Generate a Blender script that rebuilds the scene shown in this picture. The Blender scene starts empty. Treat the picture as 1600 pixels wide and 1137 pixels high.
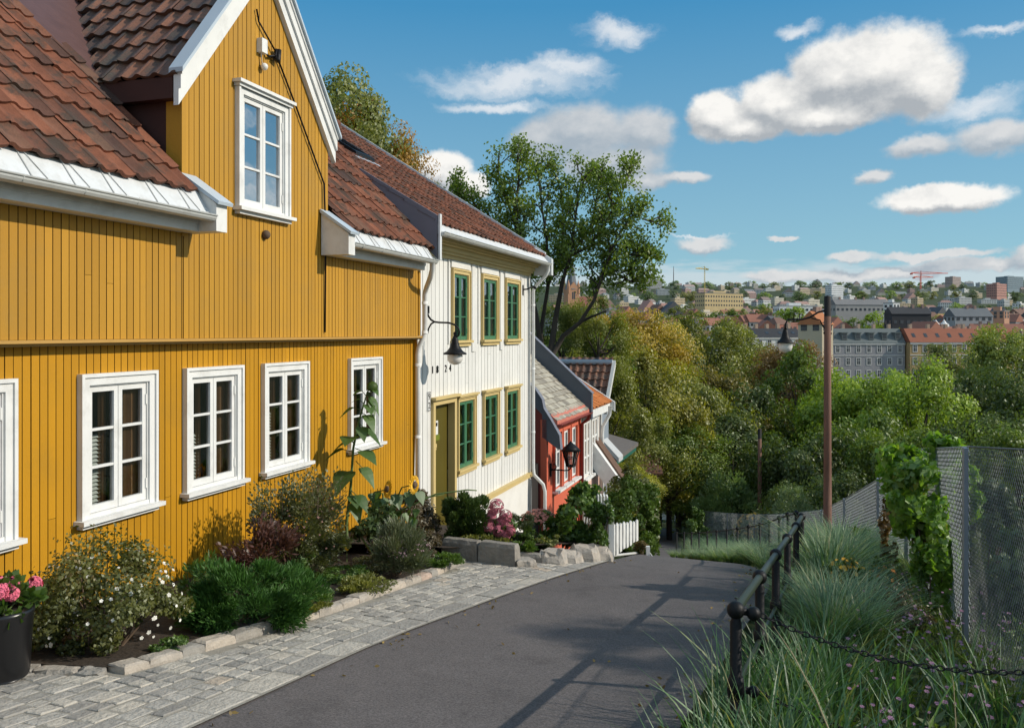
import bpy, math, random
import numpy as np
from mathutils import Vector, noise
random.seed(11)
rng = np.random.default_rng(5)
C = bpy.context.scene.collection
SC = bpy.context.scene
PI = math.pi

# ------------------------------------------------------------------ geometry of the place
F_PX, CX, HY = 1350.0, 800.0, 519.0
def at(x, y, Y):
    return Vector(((x-CX)/F_PX*Y, Y, -(y-HY)/F_PX*Y))

_sl = [(-60,.06),(-15,.115),(10.0,.115),(12.0,.235),(14,.272),(20,.268),(26,.235),(40,.198),(68,.188),(88,0.0),(9999,0.0)]
_tab = {}
def _slope(q):
    for (a,sa),(b,sb) in zip(_sl,_sl[1:]):
        if q<=b:
            return sa+(sb-sa)*max(0,(q-a))/(b-a)
    return 0
_N0=-60
_cum=[0.0]
for i in range(0,170*10):
    _cum.append(_cum[-1]+_slope(_N0+i*.1+.05)*.1)
_ref=_cum[600]
def _zq(q):
    t=(q-_N0)*10
    t=max(0,min(len(_cum)-2.001,t)); i=int(t); f=t-i
    return -1.65-((_cum[i]*(1-f)+_cum[i+1]*f)-_ref)
_far=[(60,-18.5),(300,-17),(450,-8),(700,4),(1000,17),(1600,60),(2300,118),(2700,144),(3300,150),(6000,120)]
def _zf(Y):
    if Y<=60: return -18.5
    for (a,za),(b,zb) in zip(_far,_far[1:]):
        if Y<=b: return za+(zb-za)*(Y-a)/(b-a)
    return _far[-1][1]
def zg(X,Y):
    z=_zq(.928*Y+.371*X)
    if Y>75:
        t=min(1,(Y-75)/60.0); t=t*t*(3-2*t)
        z=z*(1-t)+_zf(Y)*t
    return z
def ground(x,y):
    """point of the ground seen at that direction"""
    Y=2.0
    while Y<400:
        p=at(x,y,Y)
        if p.z<=zg(p.x,p.y): return p
        Y+=.02
    return p
def gp(X,Y,dz=0): return Vector((X,Y,zg(X,Y)+dz))

SD,CD=.3067,.9518
def T(s,n,z): return Vector((-5.8+SD*s+CD*n, CD*s-SD*n, z))     # facade frame: along, outward, up
def W(x,y,z): return Vector((x,y,z))

# ------------------------------------------------------------------ mesh builder
class MB:
    def __init__(s): s.v=[];s.f=[];s.m=[];s.r=[];s.sm=[]
    def face(s,pts,m=0,r=.5,sm=False):
        i=len(s.v); s.v+= [tuple(p) for p in pts]; s.f.append(tuple(range(i,i+len(pts)))); s.m.append(m); s.r.append(r); s.sm.append(sm)
    def hexa(s,P,m=0,r=.5):
        i=len(s.v); s.v+=[tuple(p) for p in P]
        for q in ((0,3,2,1),(4,5,6,7),(0,1,5,4),(1,2,6,5),(2,3,7,6),(3,0,4,7)):
            s.f.append(tuple(i+k for k in q)); s.m.append(m); s.r.append(r); s.sm.append(False)
    def box(s,T,a0,a1,b0,b1,c0,c1,m=0,r=.5):
        s.hexa([T(a0,b0,c0),T(a1,b0,c0),T(a1,b1,c0),T(a0,b1,c0),T(a0,b0,c1),T(a1,b0,c1),T(a1,b1,c1),T(a0,b1,c1)],m,r)
    def extr(s,A,B,m=0,r=.5):
        """prism between two matching polygons"""
        n=len(A); i=len(s.v); s.v+=[tuple(p) for p in A]+[tuple(p) for p in B]
        s.f.append(tuple(range(i,i+n))[::-1]); s.f.append(tuple(range(i+n,i+2*n)))
        s.m+=[m]*2; s.r+=[r]*2; s.sm+=[False]*2
        for k in range(n):
            j=(k+1)%n; s.f.append((i+k,i+j,i+n+j,i+n+k)); s.m.append(m); s.r.append(r); s.sm.append(False)
    def tube(s,pts,rad,n=8,m=0,r=.5,caps=True,sm=True):
        pts=[Vector(p) for p in pts]
        if not hasattr(rad,'__len__'): rad=[rad]*len(pts)
        up=None; i0=len(s.v)
        for k,p in enumerate(pts):
            d=(pts[min(k+1,len(pts)-1)]-pts[max(k-1,0)]).normalized()
            if up is None: up=Vector((0,0,1)) if abs(d.z)<.9 else Vector((1,0,0))
            a=d.cross(up).normalized(); b=a.cross(d).normalized(); up=b
            for j in range(n):
                t=2*PI*j/n; s.v.append(tuple(p+(a*math.cos(t)+b*math.sin(t))*rad[k]))
        for k in range(len(pts)-1):
            for j in range(n):
                q=(i0+k*n+j,i0+k*n+(j+1)%n,i0+(k+1)*n+(j+1)%n,i0+(k+1)*n+j)
                s.f.append(q); s.m.append(m); s.r.append(r); s.sm.append(sm)
        if caps:
            for b in (0,len(pts)-1):
                s.f.append(tuple(i0+b*n+j for j in range(n))); s.m.append(m); s.r.append(r); s.sm.append(False)
    def lathe(s,c,prof,n=14,m=0,r=.5,sm=True,ax=None):
        c=Vector(c)
        if ax is None: ex,ey,ez=Vector((1,0,0)),Vector((0,1,0)),Vector((0,0,1))
        else:
            ez=Vector(ax).normalized(); ex=ez.orthogonal().normalized(); ey=ez.cross(ex)
        i0=len(s.v)
        for (rr,z) in prof:
            for j in range(n):
                t=2*PI*j/n; s.v.append(tuple(c+ex*rr*math.cos(t)+ey*rr*math.sin(t)+ez*z))
        for k in range(len(prof)-1):
            for j in range(n):
                s.f.append((i0+k*n+j,i0+k*n+(j+1)%n,i0+(k+1)*n+(j+1)%n,i0+(k+1)*n+j)); s.m.append(m); s.r.append(r); s.sm.append(sm)
        for b in (0,len(prof)-1):
            if prof[b][0]>1e-4:
                s.f.append(tuple(i0+b*n+j for j in range(n))); s.m.append(m); s.r.append(r); s.sm.append(False)
    def ball(s,c,R,n=12,m=0,r=.5):
        s.lathe(c,[(R*math.sin(PI*k/8)+1e-5,-R*math.cos(PI*k/8)) for k in range(9)],n,m,r)
    def arrays(s,V,Fq,rnd,m=0):
        i=len(s.v); s.v+=[tuple(p) for p in V.tolist()]; s.f+=[tuple(a+i for a in q) for q in Fq.tolist()]
        s.m+=[m]*len(Fq); s.r+=rnd.tolist(); s.sm+=[False]*len(Fq)
    def build(s,name,mats,parent=None,loc=None):
        if not isinstance(mats,(list,tuple)): mats=[mats]
        o=Vector((0,0,0))
        if parent is not None:
            p=parent
            while p is not None: o+=p.location; p=p.parent
        elif loc is not None: o=Vector(loc)
        me=bpy.data.meshes.new(name)
        V=np.array(s.v,dtype=np.float64).reshape(-1,3)-np.array(o)
        me.from_pydata(V.tolist(),[],s.f)
        for mm in mats: me.materials.append(mm)
        me.polygons.foreach_set('material_index',s.m)
        me.polygons.foreach_set('use_smooth',s.sm)
        at_=me.attributes.new('rnd','FLOAT','FACE'); at_.data.foreach_set('value',s.r)
        me.update()
        ob=bpy.data.objects.new(name,me); C.objects.link(ob)
        if parent is not None: ob.parent=parent
        elif loc is not None: ob.location=loc
        return ob

def tag(o,label=None,cat=None,group=None,kind=None):
    if label: o['label']=label
    if cat: o['category']=cat
    if group: o['group']=group
    if kind: o['kind']=kind
    return o
def empty(name,loc,label,cat,group=None,kind=None):
    o=bpy.data.objects.new(name,None); o.empty_display_size=.2; C.objects.link(o); o.location=loc
    return tag(o,label,cat,group,kind)
def copy_tree(o,parent=None):
    c=o.copy(); C.objects.link(c); c.parent=parent
    for ch in [x for x in o.children]: copy_tree(ch,c)
    return c

# ------------------------------------------------------------------ materials
def nt(name):
    m=bpy.data.materials.new(name); m.use_nodes=True; t=m.node_tree; t.nodes.clear()
    return m,t,t.nodes,t.links
def N(nodes,typ,**kw):
    n=nodes.new(typ)
    for k,v in kw.items(): setattr(n,k,v)
    return n
def mix_rgb(n,l,a,b,fac,mode='MIX'):
    x=N(n,'ShaderNodeMix',data_type='RGBA',blend_type=mode)
    for i,v in ((0,fac),(6,a),(7,b)):
        if hasattr(v,'links') or hasattr(v,'is_linked'): l.new(v,x.inputs[i])
        elif i==0: x.inputs[i].default_value=v
        else: x.inputs[i].default_value=(*v,1) if len(v)==3 else v
    return x.outputs[2]
def mth(n,l,op,a,b=None,c=None,clamp=False):
    x=N(n,'ShaderNodeMath',operation=op,use_clamp=clamp)
    for i,v in enumerate((a,b,c)):
        if v is None: continue
        if hasattr(v,'is_linked'): l.new(v,x.inputs[i])
        else: x.inputs[i].default_value=v
    return x.outputs[0]
def mat(name,col,rough=.7,var=.12,scale=6,bump=0.,bscale=60,rnd=.0,spec=.3,metal=0.,dirt=None,dirt_amt=.0,dirt_scale=1.5,stretch=None,fine=0.):
    m,t,n,l=nt(name)
    tc=N(n,'ShaderNodeTexCoord'); vec=tc.outputs['Object']
    if stretch:
        mp=N(n,'ShaderNodeMapping'); mp.inputs['Scale'].default_value=stretch; l.new(vec,mp.inputs[0]); vec=mp.outputs[0]
    nz=N(n,'ShaderNodeTexNoise'); nz.inputs['Scale'].default_value=scale; nz.inputs['Detail'].default_value=5; l.new(vec,nz.inputs['Vector'])
    f=mth(n,l,'MULTIPLY_ADD',nz.outputs[0],2.4*var,1-1.2*var)
    if rnd:
        a=N(n,'ShaderNodeAttribute',attribute_name='rnd')
        g=mth(n,l,'MULTIPLY_ADD',a.outputs['Fac'],2*rnd,1-rnd); f=mth(n,l,'MULTIPLY',f,g)
    if fine:
        nf=N(n,'ShaderNodeTexNoise'); nf.inputs['Scale'].default_value=bscale; nf.inputs['Detail'].default_value=2; l.new(vec,nf.inputs['Vector'])
        g=mth(n,l,'MULTIPLY_ADD',nf.outputs[0],2*fine,1-fine); f=mth(n,l,'MULTIPLY',f,g)
    cc=N(n,'ShaderNodeVectorMath',operation='SCALE'); cc.inputs[0].default_value=col; l.new(f,cc.inputs['Scale'])
    c=cc.outputs[0]
    if dirt:
        nd=N(n,'ShaderNodeTexNoise'); nd.inputs['Scale'].default_value=dirt_scale; nd.inputs['Detail'].default_value=8; nd.inputs['Roughness'].default_value=.65; l.new(tc.outputs['Object'],nd.inputs['Vector'])
        mr=N(n,'ShaderNodeMapRange'); mr.inputs[1].default_value=.5; mr.inputs[2].default_value=.75; mr.inputs[3].default_value=0; mr.inputs[4].default_value=dirt_amt
        l.new(nd.outputs[0],mr.inputs[0]); c=mix_rgb(n,l,c,dirt,mr.outputs[0])
    b=N(n,'ShaderNodeBsdfPrincipled'); b.inputs['Roughness'].default_value=rough; b.inputs['Metallic'].default_value=metal
    b.inputs['Specular IOR Level'].default_value=spec
    l.new(c,b.inputs['Base Color'])
    if bump:
        nb=N(n,'ShaderNodeTexNoise'); nb.inputs['Scale'].default_value=bscale; nb.inputs['Detail'].default_value=6; l.new(vec,nb.inputs['Vector'])
        bp=N(n,'ShaderNodeBump'); bp.inputs['Strength'].default_value=bump; bp.inputs['Distance'].default_value=.02
        l.new(nb.outputs[0],bp.inputs['Height']); l.new(bp.outputs[0],b.inputs['Normal'])
    o=N(n,'ShaderNodeOutputMaterial'); l.new(b.outputs[0],o.inputs[0])
    return m
def ramp_mat(name,stops,rough=.8,var=.25,scale=9,bump=.3,bscale=50,spec=.2,moss=None):
    """colour picked per piece by the rnd attribute"""
    m,t,n,l=nt(name)
    a=N(n,'ShaderNodeAttribute',attribute_name='rnd'); r=N(n,'ShaderNodeValToRGB')
    el=r.color_ramp.elements
    while len(el)<len(stops): el.new(.5)
    for e,(p,c) in zip(el,stops): e.position=p; e.color=(*c,1)
    l.new(a.outputs['Fac'],r.inputs[0])
    tc=N(n,'ShaderNodeTexCoord')
    nz=N(n,'ShaderNodeTexNoise'); nz.inputs['Scale'].default_value=scale; nz.inputs['Detail'].default_value=7; nz.inputs['Roughness'].default_value=.65; l.new(tc.outputs['Object'],nz.inputs['Vector'])
    f=mth(n,l,'MULTIPLY_ADD',nz.outputs[0],2.4*var,1-1.2*var)
    cc=N(n,'ShaderNodeVectorMath',operation='SCALE'); l.new(r.outputs[0],cc.inputs[0]); l.new(f,cc.inputs['Scale']); c=cc.outputs[0]
    if moss:
        nd=N(n,'ShaderNodeTexNoise'); nd.inputs['Scale'].default_value=3.2; nd.inputs['Detail'].default_value=9; nd.inputs['Roughness'].default_value=.7; l.new(tc.outputs['Object'],nd.inputs['Vector'])
        mr=N(n,'ShaderNodeMapRange'); mr.inputs[1].default_value=.51; mr.inputs[2].default_value=.62; mr.inputs[4].default_value=.82
        l.new(nd.outputs[0],mr.inputs[0]); c=mix_rgb(n,l,c,moss,mr.outputs[0])
    b=N(n,'ShaderNodeBsdfPrincipled'); b.inputs['Roughness'].default_value=rough; b.inputs['Specular IOR Level'].default_value=spec
    l.new(c,b.inputs['Base Color'])
    if bump:
        nb=N(n,'ShaderNodeTexNoise'); nb.inputs['Scale'].default_value=bscale; nb.inputs['Detail'].default_value=6; l.new(tc.outputs['Object'],nb.inputs['Vector'])
        bp=N(n,'ShaderNodeBump'); bp.inputs['Strength'].default_value=bump; bp.inputs['Distance'].default_value=.02
        l.new(nb.outputs[0],bp.inputs['Height']); l.new(bp.outputs[0],b.inputs['Normal'])
    o=N(n,'ShaderNodeOutputMaterial'); l.new(b.outputs[0],o.inputs[0])
    return m
def leaf_mat(name,dark,light,trans=.35,objcol=False,accent=None,acc_at=.92,rough=.5,gloss=.06):
    m,t,n,l=nt(name)
    a=N(n,'ShaderNodeAttribute',attribute_name='rnd'); r=N(n,'ShaderNodeValToRGB'); el=r.color_ramp.elements
    el[0].color=(*dark,1); el[1].color=(*light,1); el[1].position=.85 if accent else 1
    if accent:
        e=el.new(acc_at); e.color=(*accent,1)
    l.new(a.outputs['Fac'],r.inputs[0]); c=r.outputs[0]
    if objcol:
        oi=N(n,'ShaderNodeObjectInfo'); c=mix_rgb(n,l,c,oi.outputs['Color'],1.0,'MULTIPLY')
    d=N(n,'ShaderNodeBsdfDiffuse'); l.new(c,d.inputs[0])
    tr=N(n,'ShaderNodeBsdfTranslucent')
    tcol=mix_rgb(n,l,c,(1.25,1.35,.5),1.0,'MULTIPLY'); l.new(tcol,tr.inputs[0])
    ms=N(n,'ShaderNodeMixShader'); ms.inputs[0].default_value=trans; l.new(d.outputs[0],ms.inputs[1]); l.new(tr.outputs[0],ms.inputs[2])
    g=N(n,'ShaderNodeBsdfGlossy'); g.inputs['Roughness'].default_value=rough; g.inputs[0].default_value=(.8,.85,.8,1)
    m2=N(n,'ShaderNodeMixShader'); m2.inputs[0].default_value=gloss; l.new(ms.outputs[0],m2.inputs[1]); l.new(g.outputs[0],m2.inputs[2])
    o=N(n,'ShaderNodeOutputMaterial'); l.new(m2.outputs[0],o.inputs[0])
    return m
def glass_mat(name,refl,tint=(.75,.8,.78),wob=.15):
    m,t,n,l=nt(name)
    tr=N(n,'ShaderNodeBsdfTransparent'); tr.inputs[0].default_value=(*tint,1)
    g=N(n,'ShaderNodeBsdfGlossy'); g.inputs['Roughness'].default_value=.015; g.inputs[0].default_value=(.92,.96,1,1)
    tc=N(n,'ShaderNodeTexCoord'); nz=N(n,'ShaderNodeTexNoise'); nz.inputs['Scale'].default_value=2.5; l.new(tc.outputs['Object'],nz.inputs['Vector'])
    bp=N(n,'ShaderNodeBump'); bp.inputs['Strength'].default_value=wob; bp.inputs['Distance'].default_value=.03; l.new(nz.outputs[0],bp.inputs['Height']); l.new(bp.outputs[0],g.inputs['Normal'])
    fr=N(n,'ShaderNodeFresnel'); fr.inputs[0].default_value=1.5
    fac=mth(n,l,'ADD',fr.outputs[0],refl,clamp=True)
    ms=N(n,'ShaderNodeMixShader'); l.new(fac,ms.inputs[0]); l.new(tr.outputs[0],ms.inputs[1]); l.new(g.outputs[0],ms.inputs[2])
    o=N(n,'ShaderNodeOutputMaterial'); l.new(ms.outputs[0],o.inputs[0])
    return m
def asphalt_mat():
    m,t,n,l=nt('asphalt')
    tc=N(n,'ShaderNodeTexCoord')
    def nz(s,d=4,r=.6):
        x=N(n,'ShaderNodeTexNoise'); x.inputs['Scale'].default_value=s; x.inputs['Detail'].default_value=d; x.inputs['Roughness'].default_value=r; l.new(tc.outputs['Object'],x.inputs['Vector']); return x.outputs[0]
    big=nz(.55,6); mid=nz(5,4); fine=nz(70,4,.85)
    f=mth(n,l,'MULTIPLY_ADD',big,.5,.75); f=mth(n,l,'MULTIPLY',f,mth(n,l,'MULTIPLY_ADD',mid,.3,.85)); f=mth(n,l,'MULTIPLY',f,mth(n,l,'MULTIPLY_ADD',fine,3.0,-.5))
    vo=N(n,'ShaderNodeTexVoronoi',feature='DISTANCE_TO_EDGE'); vo.inputs['Scale'].default_value=.55
    wn=N(n,'ShaderNodeTexNoise'); wn.inputs['Scale'].default_value=2.2; wn.inputs['Detail'].default_value=6; l.new(tc.outputs['Object'],wn.inputs['Vector'])
    wv=N(n,'ShaderNodeVectorMath',operation='MULTIPLY_ADD'); wv.inputs[1].default_value=(.9,.9,.9); l.new(wn.outputs[1],wv.inputs[0]); l.new(tc.outputs['Object'],wv.inputs[2]); l.new(wv.outputs[0],vo.inputs['Vector'])
    cr=N(n,'ShaderNodeMapRange'); cr.inputs[1].default_value=.002; cr.inputs[2].default_value=.010; cr.inputs[3].default_value=.93; cr.inputs[4].default_value=1; l.new(vo.outputs['Distance'],cr.inputs[0])
    ms_=N(n,'ShaderNodeMapRange'); ms_.inputs[1].default_value=.50; ms_.inputs[2].default_value=.56; l.new(big,ms_.inputs[0])
    crk=mth(n,l,'MAXIMUM',cr.outputs[0],mth(n,l,'SUBTRACT',1.0,ms_.outputs[0])); f=mth(n,l,'MULTIPLY',f,crk)
    st=nz(1.7,7,.7); sm=N(n,'ShaderNodeMapRange'); sm.inputs[1].default_value=.56; sm.inputs[2].default_value=.66; sm.inputs[3].default_value=1; sm.inputs[4].default_value=.80; l.new(st,sm.inputs[0]); f=mth(n,l,'MULTIPLY',f,sm.outputs[0])
    cc=N(n,'ShaderNodeVectorMath',operation='SCALE'); cc.inputs[0].default_value=(.116,.104,.101); l.new(f,cc.inputs['Scale'])
    b=N(n,'ShaderNodeBsdfPrincipled'); b.inputs['Roughness'].default_value=.85; b.inputs['Specular IOR Level'].default_value=.25; l.new(cc.outputs[0],b.inputs['Base Color'])
    bp=N(n,'ShaderNodeBump'); bp.inputs['Strength'].default_value=.5; bp.inputs['Distance'].default_value=.006; l.new(fine,bp.inputs['Height']); l.new(bp.outputs[0],b.inputs['Normal'])
    o=N(n,'ShaderNodeOutputMaterial'); l.new(b.outputs[0],o.inputs[0])
    return m

YEL=mat('ochre paint',(.470,.226,.007),.55,.15,1.2,.15,90,.10,dirt=(.30,.165,.02),dirt_amt=.5,dirt_scale=1.1,stretch=(1,1,.25))
YELU=mat('ochre paint muted',(.445,.228,.022),.55,.15,1.2,.15,90,.10,dirt=(.30,.185,.05),dirt_amt=.5,dirt_scale=1.1,stretch=(1,1,.25))  # less saturated ochre for the upper walls and dormer
YELD=mat('ochre groove',(.10,.047,.006),.8)
YELB=mat('ochre trim',(.45,.26,.07),.5,.1)
WHT=mat('white paint',(.71,.71,.69),.5,.08,3,.1,60,dirt=(.42,.41,.38),dirt_amt=.55,dirt_scale=3.5)
WHTM=mat('white sheet metal',(.62,.64,.65),.5,.15,4,.1,20,dirt=(.36,.35,.32),dirt_amt=.7,dirt_scale=4)
GUT=mat('gutter metal',(.50,.51,.49),.35,.1,3,spec=.5,dirt=(.3,.3,.27),dirt_amt=.4,dirt_scale=4)
CAP=mat('grey capping metal',(.45,.52,.58),.4,.08,2,spec=.5)
TILE=ramp_mat('red clay tile',[(0,(.060,.040,.034)),(.12,(.12,.056,.038)),(.30,(.165,.064,.038)),(.70,(.195,.074,.042)),(.92,(.225,.088,.05)),(1,(.13,.075,.052))],var=.55,scale=5,moss=(.060,.048,.038))
TILED=ramp_mat('dark clay tile',[(0,(.05,.035,.028)),(.5,(.15,.07,.042)),(1,(.24,.105,.058))],rough=.55,moss=(.07,.06,.045),spec=.4)
TILEO=ramp_mat('orange clay tile',[(0,(.40,.13,.04)),(1,(.55,.20,.06))],bump=.1)
SLATE=ramp_mat('pale slate',[(0,(.22,.20,.165)),(.5,(.36,.33,.27)),(1,(.46,.43,.35))],bump=.3)
BROWN=mat('dark red cladding',(.055,.022,.018),.6,.2,4)
FLASH=mat('brown flashing',(.105,.055,.048),.5,.25,5,.2,20)
WHB=mat('white board paint',(.71,.70,.665),.5,.05,1.5,.08,80,.05,dirt=(.52,.50,.45),dirt_amt=.45,dirt_scale=1.3,stretch=(1,1,.2))
WHG=mat('white board groove',(.40,.39,.36),.8)
CRM=mat('cream yellow trim',(.58,.44,.19),.5,.08,3)
GRN=mat('green sash paint',(.055,.165,.085),.4,.12,4)
OLV=mat('olive door paint',(.095,.075,.011),.45,.12,2)
PLAS=mat('white plaster',(.74,.72,.67),.85,.06,2,.25,30,dirt=(.5,.47,.42),dirt_amt=.4)
GLS=glass_mat('window glass',.06,wob=.35)
GLSW=glass_mat('old green window glass',.20,(.7,.75,.75),.25)
GLSS=glass_mat('sky facing glass',.50,(.5,.6,.65),.1)
DARKIN=mat('dark room',(.018,.014,.012),.9)
CURT=mat('brown curtain',(.24,.125,.06),.9,.25,6)
BLIND=mat('white slat blind',(.62,.62,.6),.7)
IRON=mat('black iron',(.008,.008,.009),.5,.3,9,.15,70,spec=.22)
RAILG=mat('greenish rail paint',(.022,.030,.018),.4,.4,5,spec=.4)  # greenish near-black with uneven tone
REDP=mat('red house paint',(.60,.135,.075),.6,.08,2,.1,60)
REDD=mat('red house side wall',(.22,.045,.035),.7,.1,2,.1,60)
PINK=mat('pink plaster',(.70,.47,.39),.8,.06,2,.15,30)
PINKW=mat('cream plaster',(.76,.66,.58),.8,.05,2)
GRBL=mat('blue grey paint',(.235,.27,.31),.6,.1,2)
STEPF=mat('blue grey flashing sheet',(.17,.18,.22),.55,.1,3)
PARA=mat('dark grey roofing felt',(.10,.115,.14),.6,.15,3,.1,30)
GREENE=mat('green edge paint',(.02,.11,.08),.5)
ASPH=asphalt_mat()
COB=ramp_mat('granite sett',[(0,(.27,.255,.23)),(.35,(.35,.33,.295)),(.7,(.41,.385,.34)),(.95,(.45,.41,.345)),(1,(.40,.31,.23))],var=.35,scale=9,bump=.8,bscale=38)
JOINT=mat('sandy joint',(.28,.26,.22),.95,.25,20,.4,80)
GRAN=ramp_mat('granite kerb',[(0,(.24,.23,.21)),(.5,(.38,.34,.29)),(.85,(.46,.40,.33)),(1,(.42,.30,.24))],var=.35,scale=11,bump=.7,bscale=30)
STONEW=mat('grey retaining stone',(.25,.23,.20),.9,.3,5,.7,25,rnd=.2,dirt=(.13,.12,.10),dirt_amt=.7,dirt_scale=4)
SOIL=mat('dark soil',(.045,.034,.025),1,.35,8,.8,30)
TURF=mat('rough turf',(.040,.055,.018),1,.4,3,.6,12)
BARK=mat('bark',(.055,.045,.035),.95,.3,6,.8,14,stretch=(1,1,.3))
STEM=mat('green stem',(.10,.15,.045),.7,.2)
WOODST=mat('woody stem',(.11,.075,.05),.9,.2)
POLE=mat('tarred pole wood',(.17,.085,.058),.75,.25,3,.3,20,stretch=(3,3,.2))
POLEB=mat('black pole foot',(.012,.011,.011),.7)
GALV=mat('galvanised steel',(.24,.265,.30),.5,.15,3,spec=.4,metal=.2)
WIREF=mat('fence wire distant',(.33,.35,.37),.6,.1,3)
WIRE=mat('fence wire',(.19,.205,.21),.7,.1,3)
LAMPG=mat('frosted globe',(.72,.70,.66),.25,.03)
POTM=mat('black planter glaze',(.010,.010,.011),.3,.2,spec=.5)
# ------------------------------------------------------------------ camera, sun, sky
cam=bpy.data.cameras.new('camera'); co=bpy.data.objects.new('camera',cam); C.objects.link(co)
co.rotation_euler=(PI/2,0,0); cam.sensor_width=36; cam.lens=F_PX/1600*36; cam.shift_y=-(568.5-HY)/1600; cam.clip_start=.05; cam.clip_end=12000
SC.camera=co
SUN=Vector((.857,-.11,.503)).normalized()
sl=bpy.data.lights.new('sun','SUN'); so=bpy.data.objects.new('sun',sl); C.objects.link(so); sl.energy=4.0; sl.angle=math.radians(.5); sl.color=(1,.915,.79)
so.rotation_euler=SUN.to_track_quat('Z','Y').to_euler(); so.location=SUN*60
sun_el=math.asin(SUN.z); sun_az=math.atan2(SUN.x,SUN.y)   # clockwise from +Y

wd=bpy.data.worlds.new('World'); SC.world=wd; wd.use_nodes=True
def build_sky():
    t=wd.node_tree; n=t.nodes; l=t.links; n.clear()
    sky=N(n,'ShaderNodeTexSky',sky_type='NISHITA'); sky.sun_disc=False; sky.sun_elevation=sun_el; sky.sun_rotation=sun_az; sky.altitude=100; sky.air_density=1.; sky.dust_density=.6; sky.ozone_density=1.6
    tc=N(n,'ShaderNodeTexCoord'); sp=N(n,'ShaderNodeSeparateXYZ'); l.new(tc.outputs['Generated'],sp.inputs[0])
    az=mth(n,l,'ARCTAN2',sp.outputs[0],sp.outputs[1]); el=mth(n,l,'ARCSINE',sp.outputs[2])
    cb=N(n,'ShaderNodeCombineXYZ'); l.new(az,cb.inputs[0]); l.new(el,cb.inputs[1]); P0=cb.outputs[0]
    def ae(x,y):
        return (math.atan((x-CX)/F_PX), math.atan((HY-y)/math.hypot(F_PX,x-CX)))
    def vm(op,a,b):
        x=N(n,'ShaderNodeVectorMath',operation=op)
        for i,v in ((0,a),(1,b)):
            if hasattr(v,'is_linked'): l.new(v,x.inputs[i])
            elif v is not None: x.inputs[i].default_value=v
        return x
    def field(P,blobs,k):
        D=None
        for (x,y,rx,ry) in blobs:
            a,e=ae(x,y); c=math.cos(a)
            d=vm('SUBTRACT',P,(a,e,0)).outputs[0]; d=vm('MULTIPLY',d,(F_PX/rx/c*c, F_PX/ry/c,0)).outputs[0]
            d=vm('LENGTH',d,None).outputs['Value']
            if D is None: D=d
            else: D=N2('SMOOTH_MIN',D,d,k)
        return D
    def N2(op,a,b,c): return mth(n,l,op,a,b,c)
    def noise_v(P,sc,det,rough,st=(1,1,1)):
        mp=vm('MULTIPLY',P,(sc*st[0],sc*st[1],0)).outputs[0]
        x=N(n,'ShaderNodeTexNoise'); x.inputs['Scale'].default_value=1; x.inputs['Detail'].default_value=det; x.inputs['Roughness'].default_value=rough; l.new(mp,x.inputs['Vector']); return x
    def warp(P,amt,sc,det=5,rough=.62):
        x=noise_v(P,sc,det,rough,(1,1.25,1)); d=vm('SUBTRACT',x.outputs[1],(.5,.5,.5)).outputs[0]
        d=vm('MULTIPLY',d,(amt,amt*.75,0)).outputs[0]; return vm('ADD',P,d).outputs[0]
    main=[(1372,112,112,76),(1305,120,78,64),(1440,132,56,56),(1212,162,64,48),(1122,182,52,42),(1290,180,95,30),(1165,198,70,24),
          (690,268,52,36),(735,292,36,24),(1474,310,92,24),(1440,312,50,18)]
    grey=[(915,205,90,46),(1005,205,56,38),(850,222,66,34),(985,255,66,32),(1010,283,48,18),(1442,226,52,20),(1560,216,60,26),(1366,275,28,14),(1226,371,26,5),(1070,275,45,12),(940,255,80,36),
          (1097,381,48,12),(1330,403,36,10),(1462,399,92,9),(1490,416,70,13),(1560,413,40,9),(1218,431,56,12),(1305,430,70,11),(1400,427,80,10),(1603,400,18,24)]
    wisp=[(800,124,150,24),(880,108,80,18),(965,50,70,22),(1520,165,90,22),(1560,48,60,10),(1240,38,40,14),(1090,367,60,3.5),(780,160,100,12)]
    def layer(blobs,k,wa,ws,e0,e1,doff):
        P=warp(P0,wa,ws)
        D=field(P,blobs,k)
        fz=noise_v(P0,60,6,.6); D2=mth(n,l,'ADD',D,mth(n,l,'MULTIPLY_ADD',fz.outputs[0],.30,-.15))
        mr=N(n,'ShaderNodeMapRange',interpolation_type='SMOOTHSTEP'); mr.inputs[1].default_value=e1; mr.inputs[2].default_value=e0; mr.inputs[3].default_value=1; mr.inputs[4].default_value=0; l.new(D2,mr.inputs[0])
        Q=vm('ADD',P,doff).outputs[0]; Dq=field(Q,blobs,.75)
        lit=mth(n,l,'SUBTRACT',Dq,field(P,blobs,.75))
        return mr.outputs[0],lit,D2
    dA,lA,DA=layer(main,.16,.026,30,1.06,.72,(.009,.017,0))
    dG,lG,DG=layer(grey,.30,.040,20,1.14,.58,(.006,.012,0))
    # unseen rest of the sky: broken clouds, brightened and thickened for fill light
    gen=noise_v(P0,3.2,7,.6,(1,2.2,1))
    far=N(n,'ShaderNodeMapRange',interpolation_type='SMOOTHSTEP'); far.inputs[1].default_value=.68; far.inputs[2].default_value=.9; l.new(mth(n,l,'ABSOLUTE',az),far.inputs[0])
    gm=N(n,'ShaderNodeMapRange',interpolation_type='SMOOTHSTEP'); gm.inputs[1].default_value=.44; gm.inputs[2].default_value=.60; l.new(gen.outputs[0],gm.inputs[0])
    dR=mth(n,l,'MULTIPLY',mth(n,l,'MULTIPLY',far.outputs[0],gm.outputs[0]),.85)
    # wisps
    Pw=warp(P0,.09,9,6,.65); Dw=field(Pw,wisp,.2); st=noise_v(Pw,14,6,.6,(1,4,1))
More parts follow.
